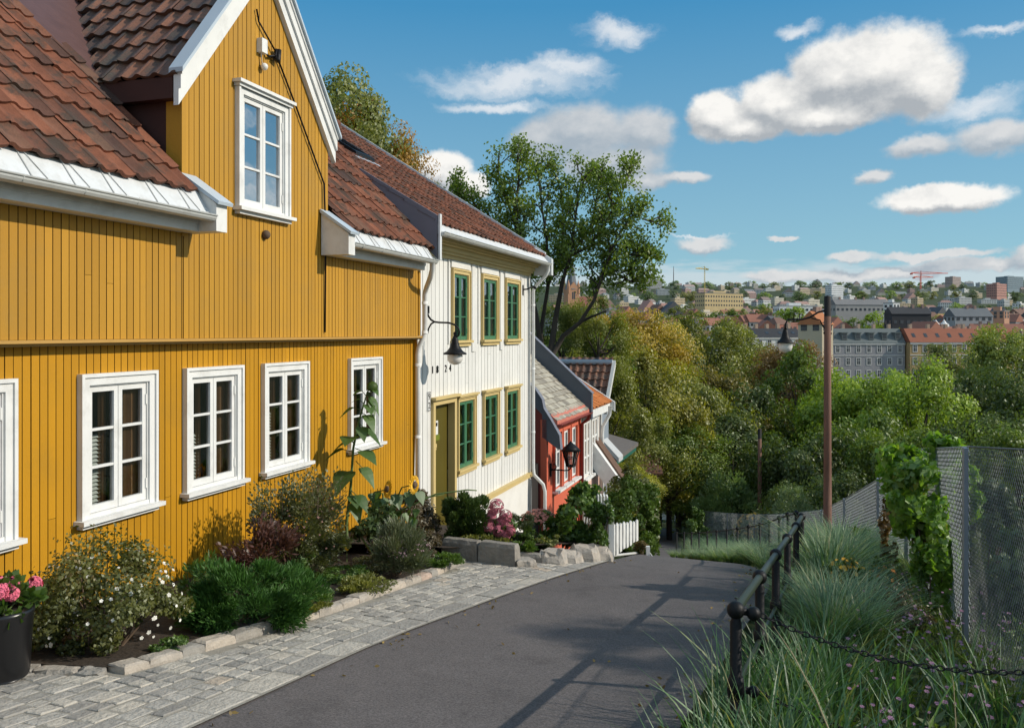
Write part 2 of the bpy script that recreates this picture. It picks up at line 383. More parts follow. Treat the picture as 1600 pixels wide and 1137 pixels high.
    Dw=mth(n,l,'ADD',Dw,mth(n,l,'MULTIPLY_ADD',st.outputs[0],1.1,-.55))
    mw=N(n,'ShaderNodeMapRange',interpolation_type='SMOOTHSTEP'); mw.inputs[1].default_value=.1; mw.inputs[2].default_value=1.2; mw.inputs[3].default_value=.8; mw.inputs[4].default_value=0; l.new(Dw,mw.inputs[0])
    # low haze band of cloud over the horizon
    hb=N(n,'ShaderNodeMapRange',interpolation_type='SMOOTHSTEP'); hb.inputs[1].default_value=.082; hb.inputs[2].default_value=.062; hb.inputs[3].default_value=0; hb.inputs[4].default_value=.9
    hn=noise_v(P0,16,6,.6,(1,6,1)); l.new(mth(n,l,'ADD',el,mth(n,l,'MULTIPLY_ADD',hn.outputs[0],-.05,.025)),hb.inputs[0])
    # colours (radiance before the background strength)
    S=.1
    def colr(c): return tuple(x/S for x in c)
    grade=mix_rgb(n,l,sky.outputs[0],(.50,.80,.93),1.0,'MULTIPLY')
    hz=N(n,'ShaderNodeMapRange'); hz.inputs[1].default_value=.36; hz.inputs[2].default_value=.03; hz.inputs[3].default_value=0; hz.inputs[4].default_value=1; l.new(el,hz.inputs[0])
    grade=mix_rgb(n,l,grade,mix_rgb(n,l,colr((.062,.325,.61)),colr((.38,.64,.74)),hz.outputs[0]),.72)
    c=mix_rgb(n,l,grade,colr((.74,.76,.78)),mth(n,l,'MULTIPLY',hb.outputs[0],.62))
    c=mix_rgb(n,l,c,colr((.86,.88,.90)),mw.outputs[0])
    def shade(lit,D,dark,light,k,b):
        s=mth(n,l,'MULTIPLY_ADD',lit,k,b,clamp=True)
        fz=noise_v(P0,34,7,.62,(1,1.3,1)); s=mth(n,l,'ADD',s,mth(n,l,'MULTIPLY_ADD',fz.outputs[0],1.3,-.65),clamp=True)
        return mix_rgb(n,l,colr(dark),colr(light),s)
    c=mix_rgb(n,l,c,shade(lG,DG,(.40,.46,.52),(.74,.74,.74),1.0,.22),mth(n,l,'MULTIPLY',dG,.93))
    c=mix_rgb(n,l,c,shade(lA,DA,(.42,.455,.49),(.96,.945,.91),1.5,.40),dA)
    c=mix_rgb(n,l,c,colr((1.05,1.05,1.03)),dR)
    bg=N(n,'ShaderNodeBackground'); bg.inputs[1].default_value=S; l.new(c,bg.inputs[0])
    o=N(n,'ShaderNodeOutputWorld'); l.new(bg.outputs[0],o.inputs[0])
build_sky()
SC.view_settings.view_transform='Standard'; SC.view_settings.look='None'; SC.view_settings.exposure=0
SC.cycles.max_bounces=6; SC.cycles.transparent_max_bounces=12; SC.cycles.diffuse_bounces=2; SC.cycles.glossy_bounces=2
SC.cycles.use_adaptive_sampling=True; SC.cycles.adaptive_threshold=.02
SC.cycles.use_denoising=True
wd.cycles.sampling_method='MANUAL'; wd.cycles.sample_map_resolution=512

# ------------------------------------------------------------------ ground, road, pavement
def interp(tab,v):
    if v<=tab[0][0]: (a,x),(b,y)=tab[0],tab[1]
    elif v>=tab[-1][0]: (a,x),(b,y)=tab[-2],tab[-1]
    else:
        for (a,x),(b,y) in zip(tab,tab[1:]):
            if a<=v<=b: break
    return x+(y-x)*(v-a)/(b-a)
LEDGE=[(-6,-5.4),(0,-3.25),(4.5,-1.67),(6.45,-.96),(8.5,0.0),(9.6,.55),(10.55,1.09),(11.4,1.5),(13,1.95),(18,2.35),(24,3.35),(40,6.4),(60,9.6)]
REDGE=[(-6,-3.4),(0,-1.0),(4.81,.93),(7,1.83),(9.5,2.85),(11,3.2),(12.2,3.25),(14,3.55),(18,3.95),(24,4.5),(40,7.9),(60,11.4)]
CURB=[(4.2,-3.05),(4.86,-2.66),(5.34,-2.35),(6.13,-1.975),(7.16,-1.51),(9.13,-.81),(10.13,-.526)]
def smooth_edge(tab,Y): return (interp(tab,Y-.35)+interp(tab,Y)+interp(tab,Y+.35))/3
def sheet(name,Ys,fl,fr,dz,m,nx=6,kind='structure'):
    b=MB(); rows=[]
    for Y in Ys:
        a,c=fl(Y),fr(Y); rows.append([gp(a+(c-a)*i/nx,Y,dz) for i in range(nx+1)])
    i0=0
    for r in rows: b.v+=[tuple(p) for p in r]
    for j in range(len(rows)-1):
        for i in range(nx):
            k=j*(nx+1)+i; b.f.append((k,k+1,k+nx+2,k+nx+1)); b.m.append(0); b.r.append(.5); b.sm.append(True)
    o=b.build(name,m); tag(o,kind=kind); return o
def frange(a,b,s):
    out=[];x=a
    while x<b: out.append(x); x+=s
    return out+[b]

def build_ground():
    ys=frange(-14,45,.6)+frange(47,140,3)+frange(150,700,25)+frange(760,3400,80)+[4500,7000]
    xs=[-3000,-1600,-800,-400,-200,-120,-70,-40,-25]+frange(-15,20,.7)+[22,25,29,34,40,50,65,85,110,150,220,320,450,650,900,1300,1900,2800,4500]
    b=MB(); nx=len(xs)
    for Y in ys:
        for X in xs:
            dz=-.07 if Y<50 else -.1
            b.v.append((X,Y,zg(X,Y)+dz))
    for j in range(len(ys)-1):
        for i in range(nx-1):
            k=j*nx+i; b.f.append((k,k+1,k+nx+1,k+nx)); b.m.append(0); b.r.append(.5); b.sm.append(True)
    tag(b.build('ground',TURF),'grassy hillside falling to the park and rising to the far city',kind='structure')
build_ground()
tag(sheet('road',frange(-6,60,.3),lambda Y:smooth_edge(LEDGE,Y),lambda Y:smooth_edge(REDGE,Y),0,ASPH,8),'dark asphalt lane running downhill')

def facX(Y,n=0):    # x of the facade plane at depth Y
    return -5.8+n/CD+SD/CD*Y
def build_pavement():
    # jointing bed
    b=MB()
    Ys=frange(-2,10.9,.25)
    def inner(Y):
        if Y<5.3: return facX(Y,-.03)
        if Y<10.1: return interp(CURB,Y)
        return interp([(10.1,-1.4),(10.35,-.9),(10.7,.35),(10.95,1.0)],Y)
    rows=[]
    for Y in Ys:
        a,c=inner(Y),smooth_edge(LEDGE,Y)+.02; rows.append([gp(a+(c-a)*i/6,Y,.013) for i in range(7)])
    for r,s in zip(rows,rows[1:]):
        for i in range(6): b.face([r[i],r[i+1],s[i+1],s[i]],1,.5,True)
    # individual setts in courses along the road edge
    def P(Y,o):
        e=.05; x0=smooth_edge(LEDGE,Y); dx=(smooth_edge(LEDGE,Y+e)-smooth_edge(LEDGE,Y-e))/(2*e)
        L=math.hypot(dx,1); return x0-o/L, Y+o*dx/L
    o=.0; first=True
    rr=random.Random(3)
    while o<3.2:
        w=.20 if first else rr.uniform(.085,.12)
        Y=-1.5+rr.random()*.1
        while Y<10.9:
            ln=(rr.uniform(.28,.5) if first else rr.uniform(.10,.21))
            Y2=Y+ln*.93
            xc,yc=P((Y+Y2)/2,o+w/2)
            if yc<10.85 and xc>inner(min(yc,10.9))+.05 and yc>-2:
                g=.005; j=lambda:rr.uniform(-.005,.005); h=.018+rr.uniform(-.003,.004)
                cs=[P(Y+g,o+w-g),P(Y+g,o+g),P(Y2-g,o+g),P(Y2-g,o+w-g)]
                cs=[(x+j(),y+j()) for x,y in cs]
                mx=sum(c[0] for c in cs)/4; my=sum(c[1] for c in cs)/4
                til=[rr.uniform(-.003,.003) for _ in range(4)]
                bot=[gp(x,y,.0) for x,y in cs]; mid=[gp(x,y,h-.005+t_) for (x,y),t_ in zip(cs,til)]
                top=[gp(mx+(x-mx)*.90,my+(y-my)*.90,h+t_) for (x,y),t_ in zip(cs,til)]
                r=rr.random()**1.1
                if yc<5.4 and o>1.2: r*=.4
                i=len(b.v); b.v+=[tuple(p) for p in bot+mid+top]
                fs=[(8,9,10,11)]+[(k,(k+1)%4,4+(k+1)%4,4+k) for k in range(4)]+[(4+k,4+(k+1)%4,8+(k+1)%4,8+k) for k in range(4)]
                for f in fs: b.f.append(tuple(i+q for q in f)); b.m.append(0); b.r.append(r); b.sm.append(False)
            Y=Y2+.004
        o+=w+.006; first=False
    tag(b.build('pavement',[COB,JOINT]),'grey granite sett pavement sloping down beside the lane',kind='structure')
build_pavement()

def rough_block(b,A,B,wid,h,rr,m=0,base=-.05,jit=.012,nseg=1,topz=None):
    """a hewn stone between ground points A and B (x,y), width to the left of A->B"""
    d=Vector((B[0]-A[0],B[1]-A[1],0)); L=d.length; d/=L; s=Vector((-d.y,d.x,0))
    def pt(u,v,z):
        x=A[0]+d.x*u+s.x*v; y=A[1]+d.y*u+s.y*v; return Vector((x,y,(zg(x,y) if topz is None else 0)+z))
    nu=max(2,int(L/.09)+1); nv=3; r=rr.random()
    j=lambda k=1:rr.uniform(-jit,jit)*k
    def ring(z,ins):
        pts=[]
        for k in range(nu+1): pts.append((ins+(L-2*ins)*k/nu,ins))
        for k in range(1,nv+1): pts.append((L-ins,ins+(wid-2*ins)*k/nv))
        for k in range(1,nu+1): pts.append((L-ins-(L-2*ins)*k/nu,wid-ins))
        for k in range(1,nv): pts.append((ins,wid-ins-(wid-2*ins)*k/nv))
        return [pt(u+j(),v+j(),z+j(.6)) for u,v in pts]
    if topz is None: zs=[(base,0),(h*.45,.0),(h*.86,.004),(h,.025)]
    else: zs=[(topz-h+base,0),(topz-h*.55,0),(topz-h*.1,.004),(topz,.025)]
    rings=[ring(z,i) for z,i in zs]; n=len(rings[0]); i0=len(b.v)
    for R in rings: b.v+=[tuple(p) for p in R]
    for q in range(3):
        for k in range(n): 
            b.f.append((i0+q*n+k,i0+q*n+(k+1)%n,i0+(q+1)*n+(k+1)%n,i0+(q+1)*n+k)); b.m.append(m); b.r.append(r); b.sm.append(False)
    b.f.append(tuple(i0+3*n+k for k in range(n))); b.m.append(m); b.r.append(r); b.sm.append(False)

def build_kerb():
    b=MB(); rr=random.Random(8)
    Y=5.3
    while Y<10.0:
        Y2=min(10.1,Y+rr.uniform(.13,.29))
        A=(interp(CURB,Y)-.0,Y+.002); B=(interp(CURB,Y2),Y2-.002)
        rough_block(b,A,B,rr.uniform(.12,.16),rr.uniform(.065,.078),rr,jit=.0035)
        Y=Y2
    # return of the bed edge towards the wall
    x=-2.5
    while x>facX(5.3)+.15:
        l=rr.uniform(.15,.28); rough_block(b,(x,5.36),(x-l+.01,5.36),.12,.045,rr); x-=l
    tag(b.build('kerb',GRAN),'rough granite edging stones along the flower bed',kind='structure')
build_kerb()

# planted soil
def bed_inner(Y): return facX(Y,.02)
tag(sheet('flower_bed',frange(5.35,11.6,.25),bed_inner,lambda Y: (interp(CURB,Y)-.05) if Y<10.1 else -1.5+(Y-10.1)*.2,.045,SOIL),'dark soil of the bed below the ochre house')
tag(sheet('garden_soil',frange(10.15,20,.3),lambda Y:facX(Y,.02),lambda Y: interp([(10.1,-.75),(10.4,-.25),(10.8,.55),(11.2,1.05),(12,1.5),(16,2.2),(20,3.0)],Y)-.1,.17,SOIL),'soil of the front garden below the white house',kind='structure')
for nme in ('flower_bed',): pass
# ------------------------------------------------------------------ building kit
def boards(b,T,s0,s1,z0,ztop,n,pitch,holes=(),gap=.008,deep=.026,rr=random.Random(1),slope_top=None,zstep=None):
    s=s0
    while s<s1-.01:
        e=min(s1,s+pitch*rr.uniform(.97,1.03)); a,c=s+gap/2,e-gap/2; mid=(s+e)/2
        zt=(lambda q: slope_top(q)) if slope_top else (lambda q: ztop)
        spans=[(z0,None)]
        for (h0,h1,k0,k1) in holes:
            if h0<mid<h1:
                new=[]
                for (p,q) in spans:
                    hi=zt(mid) if q is None else q
                    if k0>p and k1<hi: new+= [(p,k0),(k1,q)]
                    else: new.append((p,q))
                spans=new
        r=rr.random(); dn=rr.uniform(-.0018,.0018)
        cut=[]
        for (p,q) in spans:
            hi=zt(mid) if q is None else q
            if hi-p>.9 and rr.random()<.05:
                j=p+(hi-p)*rr.uniform(.25,.75); cut+=[(p,j-.0015,r),(j+.0015,q,rr.random())]
            else: cut.append((p,q,r))
        for (p,q,r) in cut:
            ta,tc=(zt(a),zt(c)) if q is None else (q,q)
            b.face([T(a,n+dn,p),T(c,n+dn,p),T(c,n+dn,tc),T(a,n+dn,ta)],0,r)
            b.face([T(a,n-deep,p),T(a,n+dn,p),T(a,n+dn,ta),T(a,n-deep,ta)],1,r)
            b.face([T(c,n+dn,p),T(c,n-deep,p),T(c,n-deep,tc),T(c,n+dn,tc)],1,r)
            b.face([T(a,n-deep,p),T(c,n-deep,p),T(c,n+dn,p),T(a,n+dn,p)],0,r)
            b.face([T(s,n-deep,p),T(s+gap/2,n-deep,p),T(s+gap/2,n-deep,ta),T(s,n-deep,ta)],1,r)
            b.face([T(e-gap/2,n-deep,p),T(e,n-deep,p),T(e,n-deep,tc),T(e-gap/2,n-deep,tc)],1,r)
        s=e
def window(parent,T,s0,s1,z0,z1,n,mtrim,msash,glass=None,rows=3,tw=.095,sill='wide',cap=False,frame_lab=None,stile=.045,bar=.022,inside=True,rnd=0,curt=True,back=.55):
    glass=glass or GLS
    b=MB()
    zs=z0+.07          # casing sits on the sill
    # stepped casing, butted at the corners
    for (ins,w,p) in ((0,.03,.055),(.03,tw-.03,.038)):
        a,c,t=s0+ins,s1-ins,z1-ins
        b.box(T,a,a+w,n-.03,n+p,zs,t-w); b.box(T,c-w,c,n-.03,n+p,zs,t-w); b.box(T,a,c,n-.03,n+p,t-w,t)
    # reveal
    i0,i1,k0,k1=s0+tw,s1-tw,zs,z1-tw
    b.box(T,i0,i0+.012,n-.10,n+.02,k0,k1-.012); b.box(T,i1-.012,i1,n-.10,n+.02,k0,k1-.012); b.box(T,i0,i1,n-.10,n+.02,k1-.012,k1)
    f=b.build('window',mtrim,parent)
    sb=MB()
    if sill=='wide':
        sb.box(T,s0-.035,s1+.035,n-.02,n+.105,z0+.035,z0+.072); sb.box(T,s0-.0,s1+.0,n-.02,n+.06,z0,z0+.035)
        sb.box(T,i0,i1,n-.1,n+.03,zs+.002,zs+.035)
    else:
        sb.box(T,s0-.03,s1+.03,n-.02,n+.09,z0+.03,z0+.075); sb.box(T,s0,s1,n-.02,n+.05,z0-.03,z0+.03)
    sb.build('sill',mtrim,f)
    if cap:
        cb=MB(); cb.box(T,s0-.04,s1+.04,n-.02,n+.10,z1+.001,z1+.035); cb.box(T,s0-.015,s1+.015,n-.02,n+.07,z1-.03,z1); cb.build('head_cap',mtrim,f)
    a,c=i0+.014,i1-.014; k0=zs+(.038 if sill=='wide' else .01); k1=k1-.014; mid=(a+c)/2
    for q,(u0,u1) in enumerate(((a,mid-.003),(mid+.003,c))):
        s=MB(); st=stile; d0,d1=n-.035,n+.006
        s.box(T,u0,u0+st,d0,d1,k0,k1); s.box(T,u1-st,u1,d0,d1,k0,k1)
        s.box(T,u0+st,u1-st,d0,d1,k1-st,k1); s.box(T,u0+st,u1-st,d0,d1,k0,k0+st*1.35)
        g0,g1=k0+st*1.35,k1-st
        for r in range(1,rows):
            zz=g0+(g1-g0)*r/rows; s.box(T,u0+st,u1-st,d0+.008,d1-.004,zz-bar/2,zz+bar/2)
        for zz in (k0+(k1-k0)*.14,k0+(k1-k0)*.86):    # hinges
            e=u0 if q==0 else u1
            s.box(T,e-.012,e+.012,d1,d1+.012,zz-.045,zz+.045)
        s.build('sash',msash,f)
        p=MB(); p.face([T(u0+st,n-.018,g0),T(u1-st,n-.018,g0),T(u1-st,n-.018,g1),T(u0+st,n-.018,g1)]); p.build('pane',glass,f)
    if inside:
        r=MB(); B=n-back
        r.face([T(i0,B,zs),T(i1,B,zs),T(i1,B,z1-tw),T(i0,B,z1-tw)])
        r.face([T(i0,n-.09,zs),T(i0,B,zs),T(i0,B,z1-tw),T(i0,n-.09,z1-tw)]); r.face([T(i1,n-.09,zs),T(i1,B,zs),T(i1,B,z1-tw),T(i1,n-.09,z1-tw)])
        r.face([T(i0,n-.09,zs),T(i1,n-.09,zs),T(i1,B,zs),T(i0,B,zs)]); r.face([T(i0,n-.09,z1-tw),T(i1,n-.09,z1-tw),T(i1,B,z1-tw),T(i0,B,z1-tw)])
        r.build('room_recess',DARKIN,f)
        if curt:
            cu=MB(); ww=i1-i0
            v1,v2=random.uniform(.70,.80),random.uniform(.30,.42)
            for (c0,c1,dep) in ((i0+ww*v1,i0+ww*1.0,random.uniform(.08,.12)),(i0+ww*v2,i0+ww*(v2+random.uniform(.08,.16)),.10)):
                k=16; pts=[(c0+(c1-c0)*i/k, n-dep+.018*math.sin(i*1.9)) for i in range(k+1)]
                for (x,y),(x2,y2) in zip(pts,pts[1:]): cu.face([T(x,y,zs),T(x2,y2,zs),T(x2,y2,z1-tw),T(x,y,z1-tw)],0,.5,True)
            cu.build('curtain',CURT,f)
            bl=MB(); zt=zs+(z1-zs)*random.choice([.45,.52,.3,.55]); zz=zs+.03
            while zz<zt:
                bl.face([T(i0+ww*.12,n-.09,zz),T(i0+ww*.36,n-.09,zz),T(i0+ww*.36,n-.115,zz+.024),T(i0+ww*.12,n-.115,zz+.024)],0,random.random()); zz+=.034
            bl.build('blind',BLIND,f)
    return f
def pantiles(b,O,A,U,Nn,L,H,w,e,keep=None,amp=.03,rr=random.Random(4),m=0,th=.022,slate=False):
    nc=int(L/w+.5); nr=int(math.ceil(H/e))
    prof=[0,.08,.22,.36,.5,.66,.82,1.0] if not slate else [0,.5,1]
    def hh(t):
        if slate: return 0
        return amp*(.5+.5*math.cos(2*PI*(t-.12)))**1.3
    for r in range(nr):
        for c in range(nc):
            a0=c*w; u0=r*e
            if keep and not keep(a0+w/2,u0+e/2): continue
            ja=rr.uniform(-.004,.004); ju=rr.uniform(-.014,.014); jl=rr.uniform(-.004,.006); q=rr.random()
            u1=u0+e*1.12
            if slate: a0+= (r%2)*w*.5
            lo=[];hi=[];un=[]
            for t in prof:
                x=a0+t*w+ja
                h=hh(t)
                lo.append(O+A*x+U*(u0+ju)+Nn*(h+th+.008+jl)); hi.append(O+A*x+U*u1+Nn*(h+.004+jl)); un.append(O+A*x+U*(u0+ju+.004)+Nn*(h-.002+jl))
            i=len(b.v); k=len(prof); b.v+=[tuple(p) for p in lo+hi+un]
            for j in range(k-1):
                b.f.append((i+j,i+j+1,i+k+j+1,i+k+j)); b.m.append(m); b.r.append(q); b.sm.append(True)
            i2=len(b.v); b.v+=[tuple(p) for p in lo+un]
            for j in range(k-1):
                b.f.append((i2+j+1,i2+j,i2+k+j,i2+k+j+1)); b.m.append(m); b.r.append(q*.6); b.sm.append(False)
def half_gutter(b,T,s0,s1,n,z,R=.055,drop=0):
    k=7; ring=[(n+R*math.cos(PI+PI*i/k),z+R*math.sin(PI+PI*i/k)) for i in range(k+1)]
    inn=[(n+(R-.006)*math.cos(PI+PI*i/k),z+(R-.006)*math.sin(PI+PI*i/k)) for i in range(k+1)]
    for rg in (ring,inn):
        for (a,c),(a2,c2) in zip(rg,rg[1:]):
            b.face([T(s0,a,c),T(s1,a,c-drop),T(s1,a2,c2-drop),T(s0,a2,c2)],0,.5,True)
    for s,d in ((s0,0),(s1,drop)): b.face([T(s,a,c-d) for a,c in ring])
    b.tube([T(s0,n+R,z),T(s1,n+R,z-drop)],.009,6); b.tube([T(s0,n-R,z),T(s1,n-R,z-drop)],.005,5)
    s=s0+.2
    while s<s1:
        b.tube([T(s,n-.13,z+.11),T(s,n-R,z+.02)]+[T(s,n+(R+.006)*math.cos(PI+PI*i/4),z+(R+.006)*math.sin(PI+PI*i/4)) for i in range(5)],.006,4); s+=.55
def text_mesh(name,txt,size,origin,ux,uz,m,parent,ext=.006):
    cu=bpy.data.curves.new(name,'FONT'); cu.body=txt; cu.size=size; cu.extrude=ext; cu.align_x='CENTER'
    ob=bpy.data.objects.new('tmp_text',cu); C.objects.link(ob)
    me=bpy.data.meshes.new_from_object(ob.evaluated_get(bpy.context.evaluated_depsgraph_get())); bpy.data.objects.remove(ob)
    ux=Vector(ux);uz=Vector(uz);un=ux.cross(uz)
    b=MB(); vs=[v.co.copy() for v in me.vertices]
    for p in me.polygons: b.face([Vector(origin)+ux*vs[i].x+uz*vs[i].y+un*vs[i].z for i in p.vertices])
    bpy.data.meshes.remove(me)
    return b.build(name,m,parent)
DV=Vector((SD,CD,0)); NV=Vector((CD,-SD,0)); ZV=Vector((0,0,1))

# ------------------------------------------------------------------ the ochre house
def build_yellow():
    R=empty('ochre_house',T(9.8,0,zg(*T(9.8,0,0).xy)),'ochre yellow timber house with tiled roof, tall gabled dormer and white casement windows','house')
    wins=[(5.88,6.77),(7.38,8.27),(8.66,9.57),(9.94,10.87),(11.89,12.81)]
    zb,zt=-1.605,-.343
    b=MB(); boards(b,T,4.6,13.84,-3.45,-.1,0,.078,[(a+.06,c-.06,zb+.05,zt-.06) for a,c in wins],rr=random.Random(21))
    b.box(T,13.84,13.95,-.05,.012,-3.45,-.1,0)
    b.build('lower_wall',[YEL,YELD],R)
    b=MB(); N1=.11
    sl=lambda q: 3.97-1.244*abs(q-9.835)
    boards(b,T,4.6,8.53,-.058,1.0,N1,.078,(),rr=random.Random(22))
    b.build('upper_wall',[YELU,YELD],R)
    b=MB(); boards(b,T,8.53,11.14,-.058,0,N1+.004,.076,[(9.38,10.22,1.27,2.5)],rr=random.Random(23),slope_top=sl); 
    b.box(T,8.50,8.56,-.055,N1+.012,.9,2.3,0); b.box(T,11.11,11.17,-.3,N1+.012,.9,2.3,0)
    dw=b.build('dormer',[YELU,YELD],R)
    b=MB(); boards(b,T,11.14,13.90,-.058,1.0,N1,.078,(),rr=random.Random(24)); b.box(T,13.90,13.96,-.2,N1+.015,-.058,1.0,0)
    b.build('upper_wall',[YELU,YELD],R)
    # moulding under the jetty
    b=MB(); b.box(T,4.6,13.98,-.01,N1+.05,-.085,-.06); b.box(T,4.6,13.98,-.01,N1+.005,-.108,-.0855)
    b.build('jetty_moulding',YELB,R)
    for i,(a,c) in enumerate(wins): window(R,T,a,c,zb,zt,0,WHT,WHT)
    window(R,T,9.32,10.28,1.215,2.55,N1+.004,WHT,WHT,glass=GLSS,cap=True,curt=False,back=.35)
    # side, back: closed body so the house is solid from other sides
    b=MB(); b.face([T(4.6,0,-3.45),T(4.6,-6.4,-3.45),T(4.6,-6.4,1.1),T(4.6,-3.07,4.6),T(4.6,.1,1.2),T(4.6,.1,-.06),T(4.6,0,-.06)])
    b.face([T(4.6,-6.4,-3.45),T(13.95,-6.4,-3.45),T(13.95,-6.4,1.1),T(4.6,-6.4,1.1)]); b.face([T(13.945,0,-3.45),T(13.945,-6.4,-3.45),T(13.945,-6.4,1.1),T(13.945,-3.07,4.6),T(13.945,.1,1.2)])
    b.build('gable_wall',YEL,R)
    # main roof
    c45=math.sqrt(.5); U=(-NV+ZV)*c45; Nn=(NV+ZV)*c45; O=T(4.0,.345,1.265)
    H=3.42/c45
    b=MB()
    def keep(a,u):
        s=4.0+a; z=1.265+u*c45
        if s<8.42: return s<8.40-max(0,z-1.9)*.12
        if s>11.2: return True
        return u*c45>2.9 and abs(s-9.83)> -1 and u*c45>3.0
    pantiles(b,O,DV,U,Nn,13.96-4.0,H,.2,.30,keep,.034,random.Random(31))
    b.face([T(4.0,.33,1.25),T(8.46,.33,1.25),T(8.46,-3.07,4.65),T(4.0,-3.07,4.65)],1)
    b.face([T(8.46,-2.5,4.08),T(11.2,-2.5,4.08),T(11.2,-3.07,4.65),T(8.46,-3.07,4.65)],1)
    b.face([T(11.2,.33,1.25),T(13.96,.33,1.25),T(13.96,-3.07,4.65),T(11.2,-3.07,4.65)],1)
    b.face([T(4.0,-3.07,4.66),T(13.96,-3.07,4.66),T(13.96,-6.6,1.0),T(4.0,-6.6,1.0)],0,.3)
    b.tube([T(4.0,-3.07,4.70),T(13.96,-3.07,4.70)],.11,10,0,.4)
    rf=b.build('roof',[TILE,BROWN],R)
    # valley flashing between main roof and dormer roof
    b=MB()
    mp=lambda s,t: T(s,.345-t,1.285+t)
    pl=[(8.46,.0),(8.46,1.0),(8.62,1.25),(10.1,3.0),(8.05,3.0),(8.12,1.9),(8.28,.7),(8.40,.35)]
    b.face([mp(*p) for p in pl]); 
    b.build('valley_flashing',FLASH,R)
    # dormer roof
    sg=1.244; L=math.hypot(1,sg); o=.12; ze=2.35
    dp=MB(); und=MB()
    for sgn in (-1,1):
        Ue=(DV*(-sgn)+ZV*sg)/L; Ne=(DV*(sgn)*sg+ZV)/L
        O2=T(9.835+sgn*(1.305+o),.16 if sgn<0 else -3.0,ze); A2=-NV if sgn<0 else NV
        Lr=3.1
        def keep2(a,u):
            n_=.16-a if sgn<0 else -3.0+a
            z=ze+u*sg/L
            return z>1.265+.345-n_-.02
        pantiles(dp,O2,A2,Ue,Ne,Lr,(1.305+o)*L,.205,.285,keep2,.036,random.Random(40+sgn),th=.03)
        und.face([T(9.835+sgn*1.425,.15,ze-.02),T(9.835,.15,ze-.02+1.425*sg),T(9.835,-2.9,ze-.02+1.425*sg),T(9.835+sgn*1.425,-.7,ze-.02)])
    und.tube([T(9.835,.12,ze+1.425*sg+.03),T(9.835,-2.6,ze+1.425*sg+.03)],.1,8)
    dr=dp.build('dormer_roof',TILED,R); und.build('underlay',BROWN,dr)
    # dormer cheeks and eave boards
    b=MB()
    b.extr([T(8.40,.10,2.16),T(8.40,-.85,2.16),T(8.40,-.85,2.36),T(8.40,.10,2.36)],[T(8.53,.10,2.16),T(8.53,-.85,2.16),T(8.53,-.85,2.36),T(8.53,.10,2.36)])
    b.build('dormer_eave',BROWN,R)
    b=MB(); b.face([T(8.515,-.05,1.45),T(8.515,-.85,2.3),T(8.515,-.05,2.3)]); b.build('dormer_cheek',BROWN,R)
    b=MB(); b.face([T(11.125,.05,1.45),T(11.125,-.75,2.35),T(11.125,.05,2.35)]); b.build('dormer_cheek',BROWN,R)
    # bargeboards: stepped white boards with grey capping
    b=MB(); cp=MB()
    zb_=lambda s: 3.88-sg*abs(s-9.835)
    for sgn in (-1,1):
        e=9.835+sgn*1.44
        for (d0,d1,n0,n1) in ((0,.33,N1+.005,N1+.06),(.15,.33,N1+.06,N1+.085),(.28,.33,N1+.085,N1+.10)):
            A=[(e,zb_(e)+d0),(9.835,zb_(9.835)+d0),(9.835,zb_(9.835)+d1),(e,zb_(e)+d1)]
            b.extr([T(s,n0,z) for s,z in A],[T(s,n1,z) for s,z in A])
        e2=9.835+sgn*1.47
        A=[(e2,zb_(e2)+.331),(9.835,zb_(9.835)+.331),(9.835,zb_(9.835)+.375),(e2,zb_(e2)+.375)]
        cp.extr([T(s,.085,z) for s,z in A],[T(s,N1+.13,z) for s,z in A])
    bb=b.build('bargeboard',WHT,R); cp.build('capping',CAP,bb)
    # cables and a junction box under the gable
    b=MB(); b.box(T,9.70,9.80,N1,N1+.07,2.98,3.13); jb=b.build('junction_box',WHT,R)
    b=MB()
    b.tube([T(9.66,N1+.03,3.42),T(9.70,N1+.03,3.30),T(9.85,N1+.04,3.18),T(9.98,N1+.05,3.07)],.010,5)
    b.tube([T(9.80,N1+.03,3.05),T(9.86,N1+.04,2.98),T(9.98,N1+.05,3.02),T(10.0,N1+.05,3.10)],.014,5)
    b.tube([T(9.95,N1+.05,3.0),T(10.02,N1+.06,2.97),T(10.03,N1+.06,3.10)],.03,6)
    b.tube([T(10.0,N1+.03,3.08),T(10.45,N1+.03,2.55),T(11.05,N1+.03,1.80),T(11.09,N1+.03,1.2),T(11.09,N1+.02,.0)],.011,5)
    b.build('cable',IRON,R)
    b=MB(); b.tube([T(9.74,N1+.03,2.98),T(9.76,N1+.03,2.86)],.006,4); b.ball(T(9.77,N1+.05,2.84),.04,8); b.build('sensor_bulb',LAMPG,R)
    b=MB(); b.ball(T(9.83,N1+.03,1.05),.05,8); b.build('wasp_nest',WOODST,R)
    # eaves
    def eave(s0,s1,left_box,right_box):
        e=MB()
        e.box(T,s0,s1,N1-.02,.30,.93,1.0); e.box(T,s0,s1,.27,.315,1.0,1.07); e.box(T,s0,s1,N1,.27,1.0,1.04)
        e.build('fascia',WHT,R)
        e=MB(); e.extr([T(s0,.30,1.30),T(s0,.43,1.10),T(s0,.40,1.06),T(s0,.27,1.26)],[T(s1,.30,1.30),T(s1,.43,1.10),T(s1,.40,1.06),T(s1,.27,1.26)])
        s=s0+.25
        while s<s1-.1: e.tube([T(s,.303,1.302),T(s+.02,.433,1.102)],.007,4,0,.5); e.tube([T(s+.05,.31,1.30),T(s+.16,.433,1.104)],.004,4); s+=random.uniform(.38,.5)
        e.build('eave_sheet',WHTM,R)
        e=MB(); half_gutter(e,T,s0,s1,.455,1.085,.058,.015); e.build('gutter',GUT,R)
